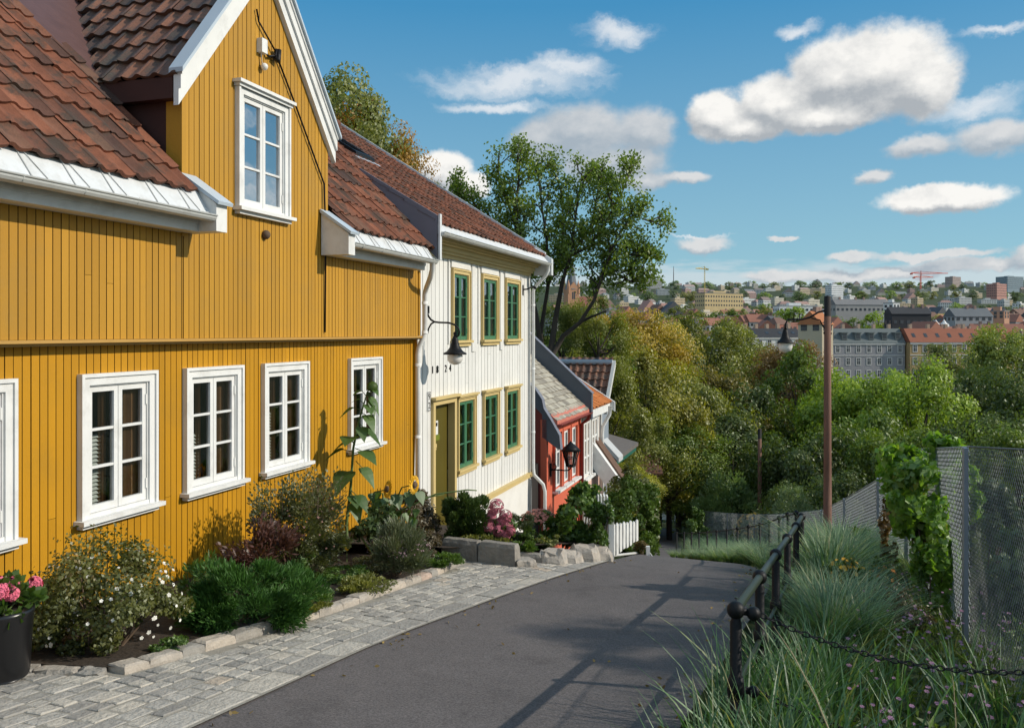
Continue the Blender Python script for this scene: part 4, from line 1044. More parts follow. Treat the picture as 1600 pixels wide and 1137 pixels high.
def shrub(name,label,cat,px,yt,yb,wpx,Y,L,Wd,nl,leafm,n_c=26,cr=.30,shell=.5,sd=1,flower=None,stems=7,stemm=None,group=None,depth=None,up=.3,droop=0,ragged=.0,hang=False,top_spikes=0):
    rg=np.random.default_rng(sd); nl=int(nl*1.55); L*=1.08; Wd*=1.12
    p=at(px,yb,Y); h=(yb-yt)/F_PX*Y; w=wpx/F_PX*Y/2; base=Vector((p.x,Y,min(zg(p.x,Y)+.10,p.z+.12)))
    top=at(px,yt,Y).z
    if hang: base.z=p.z
    h=top-base.z
    d=depth or w
    R=empty(name,base,label,cat,group)
    P,O,v,cc,e=clumps(rg,n_c,nl,(w,d,h*.5),cr,shell)
    if ragged:
        P[:,2]+= (rg.random(len(P))**3)*ragged*h*(P[:,2]>0)
    O=O+np.array([0,0,up]); O[:,2]-=droop
    C0=np.array(base)+np.array([0,0,h*.5])
    lo=P[:,2]<-h*.5+.01; P[lo,2]=-h*.5+.01+rg.random(lo.sum())*h*.1
    b=MB(); V,Q=(leaf_quads if (up>=.45 or Wd<L*.3) else leaf_flat)(P+C0,O,L*(.6+.7*rg.random(len(P))),Wd*(.7+.6*rg.random(len(P))),rg)
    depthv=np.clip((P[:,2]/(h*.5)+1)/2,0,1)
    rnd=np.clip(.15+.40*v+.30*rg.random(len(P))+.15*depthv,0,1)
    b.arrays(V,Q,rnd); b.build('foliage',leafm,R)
    if stems:
        s=MB()
        for i in range(min(len(cc),stems)):
            c=Vector(cc[i])+Vector(C0); bs=base+Vector(((rg.random()-.5)*w*.4,(rg.random()-.5)*d*.4,-.08))
            m_=(bs+c)/2+Vector((0,0,h*.12)); s.tube([bs,m_,c],[.009,.007,.003],5)
        for i in range(top_spikes):
            x=(rg.random()-.5)*w*1.6; y=(rg.random()-.5)*d*1.4; z0=C0[2]+h*.25; hh=h*(.2+.25*rg.random())
            s.tube([(C0[0]+x,C0[1]+y,z0),(C0[0]+x*1.06,C0[1]+y,z0+hh)],[.004,.002],4)
        s.build('stem',stemm or WOODST,R)
    if flower:
        col,nf,fr,k=flower[:4]; zmin=flower[4] if len(flower)>4 else -.6
        f=MB(); dd=unit(rg.normal(size=(nf*5,3))); dd=dd[(dd[:,2]>zmin)&(dd[:,1]<.45)][:nf]
        pos=dd*np.array((w,d,h*.5))*(.9+.14*rg.random((len(dd),1)))+C0
        flowers(f,pos,dd+np.array([.1,-.3,.3]),fr,rg,k); f.build('blossoms',petal(*col),R)
    return R

L_POT=lmat('potentilla',(.032,.042,.009),(.145,.15,.028),.35,accent=(.20,.15,.04))
L_JUN=lmat('dark conifer',(.014,.045,.012),(.07,.165,.03),.2,gloss=.02)
L_BRI=lmat('bright mound',(.03,.075,.012),(.13,.21,.03),.3)
L_YEL=lmat('yellow green',(.06,.08,.012),(.24,.24,.04),.3)
L_RED=lmat('dark red',(.045,.018,.016),(.15,.06,.045),.25)
L_TAN=lmat('grey olive',(.03,.04,.014),(.15,.155,.055),.35,accent=(.16,.10,.065))
L_PUR=lmat('bronze',(.032,.024,.014),(.135,.095,.045),.3,accent=(.10,.085,.03))
L_LAV=lmat('lavender',(.035,.05,.025),(.15,.17,.085),.25,accent=(.20,.15,.13))
L_HED=lmat('yew',(.012,.026,.007),(.085,.135,.03),.2,gloss=.04)
L_GEN=lmat('garden green',(.025,.06,.010),(.13,.22,.04),.4,gloss=.04)
L_SUN=lmat('sunflower',(.035,.085,.015),(.10,.18,.04),.45,gloss=.05)
L_IVY=lmat('ivy',(.022,.05,.010),(.11,.17,.028),.3,gloss=.02)
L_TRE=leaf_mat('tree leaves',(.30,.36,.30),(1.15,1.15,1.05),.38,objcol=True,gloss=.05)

shrub('flowering_shrub','loose olive shrub dotted with white flowers under the large white window','shrub',165,862,1042,245,5.85,.028,.017,9500,L_POT,34,.27,.35,3,(('white',(.72,.70,.62)),95,.0125,5),14,up=.2,ragged=.25)
shrub('flowering_shrub','low white-flowered shrub just behind the black planter','shrub',62,915,1040,110,5.75,.036,.020,2200,L_POT,18,.33,.4,4,(('white',(.8,.78,.70)),34,.015,5),8)
shrub('conifer_shrub','wide feathery dark green conifer shrub spreading over the granite edging','shrub',385,878,1012,225,6.6,.050,.009,14000,L_JUN,44,.24,.4,5,None,5,up=.55,depth=.48)
shrub('conifer_shrub','smaller dark conifer mound touching the bright green cushions','shrub',455,892,975,90,7.35,.05,.009,3600,L_JUN,18,.3,.4,6,None,4,up=.5)
shrub('cushion_plant','bright green cushion plant beside the dark conifer','plant',503,912,962,62,7.25,.024,.012,1500,L_BRI,16,.35,.5,7,None,0,up=.6)
shrub('cushion_plant','yellow-green cushion behind the kerb, lower of the pale mounds','plant',492,943,976,52,6.95,.022,.010,900,L_YEL,12,.35,.5,8,None,0,up=.6)
shrub('ground_cover_plant','spreading yellowish mat spilling along the granite edging','plant',568,906,940,100,8.0,.026,.014,1500,L_YEL,18,.3,.4,9,None,0,up=.5)
shrub('ground_cover_plant','small patch of mixed low greens where the granite edging ends','plant',695,868,898,66,9.5,.030,.018,1300,L_BRI,16,.3,.4,10,None,0,up=.5)
shrub('leafy_seedling','single upright green seedling against the ochre boards','plant',322,866,912,30,7.6,.07,.02,70,L_GEN,8,.4,.3,11,None,4,stemm=STEM,up=.5)
shrub('dark_leaved_shrub','low dark red leaved shrub in front of the ochre wall','shrub',405,832,910,112,8.1,.065,.018,2400,L_RED,22,.3,.3,12,None,8,up=.35,ragged=.3)
shrub('tall_shrub','tall grey-olive shrub with many thin upright shoots by the wall','shrub',462,772,912,160,8.6,.034,.019,8500,L_TAN,36,.26,.35,13,(('dull rose',(.25,.13,.11)),60,.010,4,-.2),14,up=.45,ragged=.45,top_spikes=14)
shrub('green_perennial','fresh green leafy perennial at the foot of the tall grey-olive shrub','plant',472,862,915,50,8.25,.045,.02,700,L_GEN,12,.35,.35,14,None,4,stemm=STEM)
shrub('bronze_shrub','rounded bronze shrub beside the olive front door','shrub',632,765,872,112,11.0,.038,.020,6500,L_PUR,36,.26,.45,15,None,8,up=.3)
shrub('bronze_shrub','lower bronze shrub filling the gap below the sunflower heads','shrub',664,828,880,52,10.2,.036,.018,2200,L_PUR,18,.3,.4,16,None,5)
shrub('lavender_bush','wispy lavender bush gone to seed behind the granite kerb','shrub',622,832,906,100,8.9,.075,.007,4500,L_LAV,30,.26,.35,17,(('faded lavender',(.24,.15,.17)),130,.009,4,.1),8,up=.9,ragged=.3)
shrub('dark_green_clump','dark green foliage clump between the two sunflowers','plant',590,790,870,80,9.7,.06,.03,1400,L_HED,16,.32,.3,18,None,5)
shrub('ground_cover_plant','dense low green mat between the lavender and the pale cushions','plant',535,888,925,90,8.5,.030,.014,1800,L_GEN,20,.3,.4,61,None,0,up=.4)
shrub('ground_cover_plant','dark low filler plant behind the yellowish mat','plant',600,862,905,90,9.3,.034,.015,1800,L_TAN,20,.3,.4,62,None,3,up=.4)
shrub('ground_cover_plant','low bronze-green filler below the rounded bronze shrub','plant',652,858,890,70,9.9,.034,.016,1600,L_PUR,18,.3,.4,63,None,3)
shrub('ground_cover_plant','small fresh green weed at the near corner of the bed','plant',268,1000,1046,60,5.75,.030,.014,700,L_BRI,12,.34,.4,64,None,3,up=.3)
shrub('leafy_seedling','second feathery green seedling by the ochre boards','plant',300,880,930,34,7.0,.05,.012,200,L_GEN,8,.4,.3,65,None,4,stemm=STEM,up=.5)
# white house garden
shrub('clipped_shrub','dense dark evergreen shrub flaring upward in front of the white house','shrub',727,762,856,78,10.9,.042,.016,9000,L_HED,34,.24,.35,20,None,7,up=.9,depth=.36)
shrub('hydrangea','hydrangea with round dusky pink flower heads','shrub',778,800,856,54,10.9,.075,.05,420,L_GEN,14,.34,.4,21,None,7)
def hydrangea_heads():
    rg=np.random.default_rng(3); R=[o for o in C.objects if o.name.startswith('hydrangea')][0]; i=0
    for (x,y,r) in ((776,790,11),(768,806,8),(790,806,10),(764,822,9),(779,829,9),(792,820,9),(798,829,7),(790,837,7),(783,815,8),(770,797,8)):
        b=MB(); c=np.array(at(x,y,10.65+.1*rg.random())); rr=r/F_PX*10.7
        d=unit(rg.normal(size=(110,3))); flowers(b,c+d*rr,d,.018,rg,4)
        b.build('flower_head',petal('dusky pink',(.45,.13,.17)),R)
hydrangea_heads()
shrub('rosemary_bush','grey-green needle-leaved bush right of the pink hydrangea','shrub',812,806,858,54,11.2,.04,.006,2600,lmat('grey needle',(.025,.04,.018),(.10,.12,.05),.2),20,.3,.4,22,None,5,up=.6)
shrub('low_hedge_plant','yellow-green low plant on top of the two stone walls','plant',750,840,858,96,10.55,.026,.016,1400,L_YEL,20,.28,.3,23,None,0,up=.5)
shrub('low_hedge_plant','bright leafy low plant above the lower stone wall','plant',821,846,868,40,10.55,.034,.022,800,L_BRI,12,.34,.3,24,None,0,up=.5)
shrub('stonecrop','stonecrop with flat salmon pink flower heads','plant',842,796,850,66,11.8,.05,.03,900,L_GEN,16,.34,.4,25,(('salmon',(.55,.22,.16)),260,.018,5,.45),8,stemm=STEM)
shrub('leafy_perennial','broad-leaved green perennial above the rockery stones','plant',885,820,862,56,11.4,.065,.04,600,L_GEN,14,.34,.35,26,None,5,stemm=STEM)
shrub('leafy_perennial','golden perennial hanging over the rockery stones','plant',857,834,870,40,10.95,.04,.02,700,L_YEL,12,.34,.35,27,None,4,stemm=STEM)
shrub('leafy_perennial','dark leafed perennial tucked behind the white plant label','plant',828,824,856,34,11.0,.045,.02,500,L_IVY,12,.34,.35,28,None,4,stemm=STEM)

def build_planter():
    p=ground(4,1092); p=Vector((-3.02,5.12,0)); p.z=zg(p.x,p.y)+.03
    R=empty('planter',p,'tall glossy black round planter on the setts','planter')
    b=MB(); b.lathe(p,[(.135,0),(.145,.02),(.165,.36),(.172,.375),(.172,.40),(.155,.40),(.15,.37)],28); b.build('pot',POTM,R)
    b=MB(); b.lathe(p,[(.0001,.36),(.153,.365)],20); b.build('potting_soil',SOIL,R)
    q=p+Vector((0,0,.36)); R=empty('geranium',q,'pink flowering geranium growing in the black planter','plant')
    rg=np.random.default_rng(8)
    P,O,v,cc,e=clumps(rg,14,420,(.17,.17,.12),.35,.3); b=MB(); V,Q=leaf_quads(P+np.array(q)+np.array([0,0,.09]),O+np.array([0,0,.3]),.055,.05,rg); b.arrays(V,Q,.2+.6*rg.random(len(P))); b.build('foliage',L_GEN,R)
    for i in range(11):
        a=i*2.4; rr=.05+.13*(i%4)/3; c=q+Vector((math.cos(a)*rr,math.sin(a)*rr,.17+.07*rg.random()-.25*rr))
        s=MB(); s.tube([q+Vector((0,0,.0)),c],[.004,.003],5); s.build('stem',STEM,R)
        b=MB(); d=unit(rg.normal(size=(60,3))); flowers(b,np.array(c)+d*.038,d,.022,rg,5); b.build('flower_head',petal('geranium pink',(.72,.16,.24)),R)
build_planter()

# ------------------------------------------------------------------ sunflowers
def heart_leaf(b,base,d,size,rg,droop=.5,m=0,r=.5):
    d=Vector(d).normalized(); up=Vector((0,0,1)); s=d.cross(up)
    s=s.normalized() if s.length>.01 else Vector((1,0,0)); nn=s.cross(d)
    prof=[(0,.0),(-.06,.22),(.02,.40),(.2,.50),(.42,.44),(.65,.28),(.85,.12),(1.0,0)]
    rows=[]
    for u,w in prof:
        z=-droop*max(0,u)**1.6
        c=Vector(base)+d*(u*size)+up*(z*size)
        rows.append((c+s*(w*size)+nn*(.10*w*size),c+nn*0,c-s*(w*size)+nn*(.10*w*size)))
    for a,c in zip(rows,rows[1:]):
        b.face([a[0],a[1],c[1],c[0]],m,r,True); b.face([a[1],a[2],c[2],c[1]],m,min(1,r+.08),True)
def flower_head(b,c,d,R):
    d=Vector(d).normalized(); u=d.orthogonal().normalized(); v=d.cross(u)
    for ring,(r0,r1,off) in enumerate(((.42,1.0,0),(.40,.9,.2))):
        for i in range(17):
            a=2*PI*(i+.5*ring)/17; e=u*math.cos(a)+v*math.sin(a); s=-u*math.sin(a)+v*math.cos(a)
            b.face([c+e*R*r0,c+e*R*.7+s*R*.19+d*R*.05,c+e*R*r1-d*R*.1,c+e*R*.7-s*R*.19+d*R*.05],0,random.random())
def build_sunflowers():
    rg=np.random.default_rng(12)
    Y=10.7
    base=at(543,886,Y); base.z=zg(base.x,Y)+.06
    R=empty('sunflower',base,'tall sunflower with big heart-shaped leaves leaning before the ochre wall','sunflower')
    pl=[(543,886),(541,820),(548,760),(552,700),(560,660),(566,640),(574,612),(580,604)]
    pts=[base]+[at(x,y,Y) for x,y in pl[1:]]
    b=MB(); b.tube(pts,[.020,.019,.017,.015,.012,.010,.008,.009],8); b.build('stalk',STEM,R)
    lv=[(552,692,545,672,.30,-.4),(552,690,526,700,.26,.2),(553,706,506,703,.27,0),(550,735,532,748,.36,-.6),(550,742,514,752,.24,.1),(555,700,592,722,.30,-.3),(560,660,596,700,.28,.2),(560,655,575,700,.2,-.5),(566,640,530,641,.22,0),(572,618,555,605,.16,0),(574,616,590,640,.20,.2),(566,645,588,665,.22,-.2),(568,630,552,622,.16,.3),(556,720,590,760,.26,-.2),(548,765,580,800,.26,-.2),(546,775,566,815,.24,-.3),(575,610,592,668,.15,-.1),(578,606,596,620,.13,0),(572,625,585,655,.18,-.3),(548,770,562,790,.22,-.4)]
    for (x0,y0,x1,y1,sz,dy) in lv:
        p0=at(x0,y0,Y); p1=at(x1,y1,Y+dy*.3); d=p1-p0; d.y=dy*.35-.12
        m_=p0+d*.35+Vector((0,0,.03)); b=MB(); b.tube([p0,m_],[.006,.004],5,0,.4); heart_leaf(b,m_,(d.x,d.y,d.z*.4-.03),sz*.82,rg,.40+.5*rg.random(),0,.3+.6*rg.random()); b.build('leaf',L_SUN,R)
    b=MB(); c=at(582,604,Y-.05); b.lathe(c,[(.001,-.04),(.05,-.03),(.07,0),(.055,.03),(.001,.035)],12,ax=(.3,-.7,.2)); b.build('seed_head',L_IVY,R)
    # branching yellow-headed sunflower to the right
    Y=10.0
    base=at(585,893,Y); base.z=zg(base.x,Y)+.06
    R=empty('sunflower',base,'bushy sunflower with two open yellow heads arching to the right','sunflower')
    for pl in ([(585,893),(592,840),(620,790),(650,778),(678,775),(694,772)],[(590,860),(620,800),(680,772),(730,765),(745,766)],[(592,840),(600,800),(598,770)],[(585,893),(565,840),(560,800)]):
        pts=[at(x,y,Y+.02*i) for i,(x,y) in enumerate(pl)]; pts[0].z=max(pts[0].z,base.z) if pl[0][1]<890 else base.z
        b=MB(); b.tube(pts,[.014-.0018*i for i in range(len(pts))],6); b.build('stalk',STEM,R)
    # keep the heads near where the stalks end
    for (x,y,dx) in ((606,764,0),(645,757,1)): pass
    for i in range(30):
        x0=575+rg.random()*80; y0=768+rg.random()*70-.12*(x0-600); p0=at(x0,y0,Y-.05+.2*rg.random()); a=rg.random()*2*PI
        d=Vector((math.cos(a)*.5,-.25-.3*rg.random(),-.8)); b=MB(); b.tube([p0+Vector((0,0,.05)),p0],[.004,.004],4,0,.4); heart_leaf(b,p0,d,.085+.075*rg.random(),rg,.2,0,.2+.7*rg.random()); b.build('leaf',L_SUN,R)
    for (x,y,d) in ((605,764,(-.85,-.5,.2)),(648,757,(.95,-.45,.0))):
        c=at(x,y,Y-.15); b=MB(); flower_head(b,c,Vector(d),.115); h=b.build('flower_head',petal('sunflower yellow',(.75,.42,.02)),R)
        b=MB(); b.lathe(c,[(.036,-.02),(.04,.005),(.03,.02),(.001,.016)],14,ax=d); b.build('flower_disc',WOODST,h)
        b=MB(); b.tube([c-Vector(d).normalized()*.02,c+Vector((-.16,.1,-.05)),at(x-30,y+26,Y)],.008,6); b.build('stalk',STEM,R)
    b=MB(); b.ball(at(542,857,9.6),.025,8); R2=empty('yellow_bloom',at(542,857,9.6)-Vector((0,0,.4)),'single small yellow bloom low down by the sunflower stalk','flower'); b.build('flower_head',petal('sunflower yellow',(0,0,0)),R2); b=MB(); b.tube([at(542,857,9.6)-Vector((0,0,.4)),at(542,857,9.6)],.004,5); b.build('stem',STEM,R2)
build_sunflowers()

# ------------------------------------------------------------------ stone walls, boulders, picket fence
def build_stones():
    rr=random.Random(4)
    def wall(pts,wid,ztop,h,label):
        b=MB()
        for (A,B) in zip(pts,pts[1:]):
            d=math.hypot(B[0]-A[0],B[1]-A[1]); k=max(1,int(d/.5+.5))
            for i in range(k):
                u0=i/k;u1=(i+1)/k-.01/d
                rough_block(b,(A[0]+(B[0]-A[0])*u0,A[1]+(B[1]-A[1])*u0),(A[0]+(B[0]-A[0])*u1,A[1]+(B[1]-A[1])*u1),wid,h,rr,topz=ztop+rr.uniform(-.006,.006),base=-.1,jit=.007)
        c=pts[0]; o=b.build('stone_wall',STONEW,loc=(c[0],c[1],zg(*c))); tag(o,label,'wall')
    w1=[at(690,848,10.35).xy,at(806,886,9.95).xy]
    wall([w1[0],w1[1]],.16,-2.465,.42,'grey stone retaining wall below the clipped evergreen shrub')
    w2=[at(806,880,10.35).xy,at(846,884,10.25).xy]
    wall([w2[0],w2[1]],.14,at(830,866,10.3).z,.36,'lower short stone wall with a pink granite top, right of the longer one')
    data=[(864,860,48,10.45,.22,'pale triangular boulder first in the rockery, beside the short stone wall'),(890,862,40,10.55,.2,'small slanting boulder second in the rockery'),(913,853,50,10.75,.26,'largest flat-topped boulder of the rockery under the climbing plant'),(938,856,36,10.95,.22,'square granite boulder last before the fence post of the picket gate')]
    for i,(x,yt,w,Y,dd,lab) in enumerate(data):
        p=at(x,yt,Y); z0=zg(p.x,Y)-.08; h=p.z-z0; hw=w/F_PX*Y/2
        b=MB(); rg=np.random.default_rng(50+i)
        n=14; prof=[(.0,1.0),(.25,1.0),(.6,.97),(.85,.86),(1.0,.7),(.8,.35)]
        sh=[1+.22*(rg.random()-.5) for _ in range(n)]
        i0=0; rings=[]
        for (u,rad) in ((0,1.0),(.3,1.04),(.6,.98),(.85,.86),(1.0,.68)):
            rings.append([Vector((p.x+math.copysign(abs(math.cos(2*PI*k/n))**.6,math.cos(2*PI*k/n))*hw*rad*sh[k]+.012*rg.normal()*.5,Y+math.copysign(abs(math.sin(2*PI*k/n))**.6,math.sin(2*PI*k/n))*dd*rad*sh[(k+3)%n],z0+h*u+.014*rg.normal())) for k in range(n)])
        for r0,r1 in zip(rings,rings[1:]):
            for k in range(n): b.face([r0[k],r0[(k+1)%n],r1[(k+1)%n],r1[k]],0,.3+.3*rg.random())
        b.face(rings[-1],0,.6); o=b.build('boulder',GRAN,loc=(p.x,Y,z0)); tag(o,lab,'boulder')
    # stone step behind the wall end
    p=at(822,878,10.15); b=MB(); rough_block(b,(p.x-.1,p.y-.25),(p.x+.12,p.y-.2),.28,.10,rr); tag(b.build('stone_step',GRAN,loc=(p.x,p.y,zg(p.x,p.y))),'low granite step at the end of the longer stone wall','step')
build_stones()
def build_picket():
    # fence in the climber and the gate
    Y0=11.6
    def pk(b,x,y,zb,zt,w=.055,dx=1,dy=0):
        u=Vector((dx,dy,0)).normalized(); t=Vector((-u.y,u.x,0))*.018; c=Vector((x,y,0)); hw=u*w/2
        A=[c-hw+Vector((0,0,zb)),c+hw+Vector((0,0,zb)),c+hw+Vector((0,0,zt-.03)),c+Vector((0,0,zt)),c-hw+Vector((0,0,zt-.03))]
        b.extr([a-t*.5 for a in A],[a+t*.5 for a in A])
    A=at(912,860,12.0).xy; B=at(948,866,11.2).xy
    R=empty('picket_fence',(A[0],A[1],zg(*A)),'white picket fence smothered by the climbing plant','fence')
    n=9
    for i in range(n):
        x=A[0]+(B[0]-A[0])*i/(n-1); y=A[1]+(B[1]-A[1])*i/(n-1); b=MB(); pk(b,x,y,zg(x,y)+.2,zg(x,y)+.82,dx=B[0]-A[0],dy=B[1]-A[1]); b.build('picket',WHT,R)
    b=MB(); 
    for h in (.38,.68): b.tube([(A[0],A[1]+.03,zg(*A)+h),(B[0],B[1]+.03,zg(*B)+h)],.022,4)
    b.build('rail',WHT,R)
    b=MB(); b.box(W,B[0]+.02,B[0]+.09,B[1]-.05,B[1]+.02,zg(*B)-.1,zg(*B)+.62); b.build('post',WHT,R)
    for k in range(5):
        pass
    # gate: ten close boards that stand open across the path
    G0=at(953,873,11.9); G1=at(995,873,12.9); z0=G0.z+.01
    R=empty('picket_gate',(G0.x,G0.y,z0),'weathered white picket gate of close boards standing beside the ivy hedge','gate')
    n=9
    for i in range(n):
        u=i/(n-1); x=G0.x+(G1.x-G0.x)*u; y=G0.y+(G1.y-G0.y)*u; zt=at(0,818-6*u,11.9+u).z; b=MB(); pk(b,x,y,z0+.01*math.sin(i*2),zt-.012*math.sin(i*3),.085,G1.x-G0.x,G1.y-G0.y); b.build('picket',WHT,R)
    b=MB(); p0=at(953,835,11.95);p1=at(995,833,12.95)
    for dz in (0,-.3): b.tube([(p0.x,p0.y+.02,p0.z+dz),(p1.x,p1.y+.02,p1.z+dz)],.02,4)
    gn=Vector((G1.y-G0.y,-(G1.x-G0.x),0)).normalized()*.03
    zt=at(0,838,11.9).z
    lo=[Vector((G0.x,G0.y,z0+.05)),Vector((G1.x,G1.y,z0+.05)),Vector((G1.x,G1.y,zt-.06)),Vector((G0.x,G0.y,zt))]
    b.extr([p-gn for p in lo],[p-gn*.5 for p in lo])
    b.build('rail',WHT,R)
    p=at(1013,880,12.6); zt=at(0,853,12.6).z
    R=empty('garden_post',(p.x,p.y,p.z),'short white post with a slanting white board by the ivy hedge','post')
    b=MB(); b.box(W,p.x-.03,p.x+.02,p.y-.03,p.y+.03,p.z-.1,zt); b.build('post',WHT,R)
    b=MB(); b.extr([(p.x+.03,p.y-.05,p.z+.15),(p.x+.14,p.y-.05,p.z+.0),(p.x+.14,p.y-.05,p.z-.04),(p.x+.03,p.y-.05,p.z+.05)],[(p.x+.03,p.y+.15,p.z+.15),(p.x+.14,p.y+.15,p.z+.0),(p.x+.14,p.y+.15,p.z-.04),(p.x+.03,p.y+.15,p.z+.05)]); b.build('board',WHT,R)
build_picket()
shrub('climbing_plant','glossy green climber swallowing the white picket fence below the red house','climber',902,756,862,92,11.5,.075,.045,2600,L_GEN,34,.24,.45,30,None,8,depth=.4,up=-.1,droop=.2)
shrub('climbing_plant','trailing end of the climber hanging over the gate post','climber',946,782,872,30,11.15,.06,.035,620,L_GEN,16,.34,.4,31,None,4,depth=.15,droop=.3)
shrub('ivy_hedge','rounded hedge of dense ivy behind the white gate','hedge',988,752,880,86,14.5,.055,.038,9000,L_IVY,40,.26,.55,32,None,0,depth=1.0,droop=.35)
shrub('ivy_hedge','ivy hedge continuing downhill behind the gate, yellower at its top','hedge',990,735,845,76,19,.07,.05,6000,lmat('yellowing ivy',(.03,.045,.008),(.15,.16,.025),.3),30,.28,.5,33,None,0,depth=1.5,droop=.3)
shrub('orange_perennial','small rusty orange perennial at the foot of the ivy hedge by the gate','plant',1003,846,876,22,13.0,.04,.02,500,lmat('rusty',(.07,.06,.015),(.25,.16,.04),.3),10,.36,.4,34,None,4)
# ------------------------------------------------------------------ railings along the lane
RAILP=[(1.14+.424*k,4.4+1.056*k) for k in range(5)]+[(3.25,9.7)]
FARP=[(3.55,10.8),(3.80,11.9),(4.02,13.0),(4.20,14.1),(4.36,15.2),(4.46,16.3),(4.54,17.4),(4.60,18.5),(4.64,19.6),(4.68,20.7),(4.72,21.8),(4.76,22.9),(4.78,24.0),(4.82,25.3)]
def build_railing():
    x,y=RAILP[0]; R=empty('iron_railing',(x,y,zg(x,y)),'black iron railing with ball-jointed posts and two round bars beside the lane','railing')
    tops=[];lows=[]; HT=.755
    ptop=lambda x,y: Vector((x,y,zg(x,y)+HT))
    for i,(x,y) in enumerate(RAILP):
        z=zg(x,y); b=MB()
        b.lathe((x,y,z),[(.030,-.15),(.030,HT-.06),(.024,HT-.05),(.024,HT-.03)],12)
        b.lathe((x,y,z),[(.034,.30),(.044,.33),(.046,.36),(.044,.39),(.034,.42)],12)
        b.ball((x,y,z+HT),.046,14); b.build('post',IRON,R)
        tops.append(ptop(x,y)); lows.append(Vector((x,y,z+.36)))
    b=MB(); b.tube(tops,.024,10); b.build('top_rail',RAILG,R)
    b=MB(); b.tube(lows,.014,8); b.build('lower_rail',RAILG,R)
    # ball ended stubs that carry the chains
    x,y=RAILP[0]
    for h in (HT,.36):
        p=Vector((x,y,zg(x,y)+h)); q=p+Vector((.085,-.02,-.012)); b=MB(); b.tube([p,q],.018,8); b.ball(q,.036 if h>.5 else .03,12); b.build('chain_holder',IRON,R)
    x,y=FARP[0]; R2=empty('iron_railing',(x,y,zg(x,y)),'thin black iron railing curving round the far bend of the lane','railing')
    pts=[]
    for i,(x,y) in enumerate(FARP):
        z=zg(x,y); b=MB(); r=.020; b.lathe((x,y,z),[(r,-.2),(r,.74)],8); b.ball((x,y,z+.75),.036 if i<7 else .03,8); b.build('post',IRON,R2); pts.append(Vector((x,y,z+.74)))
    b=MB(); b.tube(pts,.012,6); b.build('top_rail',IRON,R2); b=MB(); b.tube([p-Vector((0,0,.4)) for p in pts],.008,5); b.build('lower_rail',IRON,R2)
    # chains from the near post to a post beyond the picture
    def link(b,c,d,flat,R_=.016,rt=.0036):
        d=d.normalized(); s=d.cross(Vector((0,0,1))).normalized(); t=s if flat else s.cross(d); k=10
        b.tube([c+d*(math.cos(2*PI*i/k)*R_*1.35)+t*(math.sin(2*PI*i/k)*R_*.75) for i in range(k+1)],rt,5,caps=False)
    x,y=RAILP[0]; E=Vector((2.95,4.0,0)); E.z=zg(E.x,E.y)
    for h,lab,sag in ((HT,'upper black iron chain sagging across the flowering verge',.16),(.36,'lower black iron chain dipping into the long grass',.17)):
        A=Vector((x+.115,y-.02,zg(x,y)+h-.015)); B=E+Vector((-.05,0,h-.06)); n=int((B-A).length/.034)
        R3=empty('chain',(A+B)/2-Vector((0,0,sag)),lab,'chain'); b=MB()
        f=lambda u: A+(B-A)*u-Vector((0,0,4*sag*u*(1-u)))
        for i in range(n): link(b,f((i+.5)/n),f((i+1)/n)-f(i/n),i%2)
        b.build('links',IRON,R3)
    R4=empty('chain_post',E,'second black chain post standing right of the iron railing','post'); b=MB(); b.lathe(E,[(.03,-.1),(.03,.72)],10); b.ball(E+Vector((0,0,.75)),.045,12); b.build('post',IRON,R4)
build_railing()

# ------------------------------------------------------------------ wire fence
FENCE=[(1.5,.2),(2.55,3.3),(3.71,7.0),(4.87,10.6),(5.96,14.0),(6.95,18.0),(7.9,22.0),(8.5,27),(9.0,32.0),(9.0,36),(8.9,40.0)]
def build_fence():
    x,y=FENCE[2]; R=empty('wire_fence',(x,y,zg(x,y)),'galvanised chain-link fence with flat grey posts running down the slope','fence')
    H=1.60
    for i,(x,y) in enumerate(FENCE):
        b=MB(); w=.045 if i<5 else .04; d=Vector((FENCE[min(i+1,len(FENCE)-1)][0]-FENCE[max(i-1,0)][0],FENCE[min(i+1,len(FENCE)-1)][1]-FENCE[max(i-1,0)][1],0)).normalized(); s=Vector((d.y,-d.x,0))
        c=Vector((x,y,zg(x,y)-.2))-s*.03; 
        P=[c-d*w-s*.02,c+d*w-s*.02,c+d*w+s*.012,c-d*w+s*.012]; b.hexa(P+[p+Vector((0,0,H+.22)) for p in P]); b.build('post',GALV,R)
    for k,((x0,y0),(x1,y1)) in enumerate(zip(FENCE,FENCE[1:])):
        L=math.hypot(x1-x0,y1-y0); p=.055 if k<2 else (.075 if k<4 else .11); r=.0016 if k<2 else (.0024 if k<4 else .004)
        b=MB()
        def pt(u,h):
            x=x0+(x1-x0)*u/L; y=y0+(y1-y0)*u/L; return Vector((x,y,zg(x0,y0)*(1-u/L)+zg(x1,y1)*u/L+.03+h))
        n=int((L+H)/p)
        for i in range(n):
            for sg in (1,-1):
                u0=-H+i*p; a=[u0,0]; c=[u0+H,H]
                if a[0]<0: a=[0,-u0]
                if c[0]>L: c=[L,L-u0]
                if sg<0: a=[L-a[0],a[1]]; c=[L-c[0],c[1]]
                q0,q1=pt(*a),pt(*c); b.tube([q0,q1],r,3,caps=False,sm=False)
        b.tube([pt(0,H),pt(L,H)],.006,4); b.tube([pt(0,.02),pt(L,.02)],.004,4)
        b.build('wire_mesh',WIRE if k<2 else WIREF,R)
build_fence()

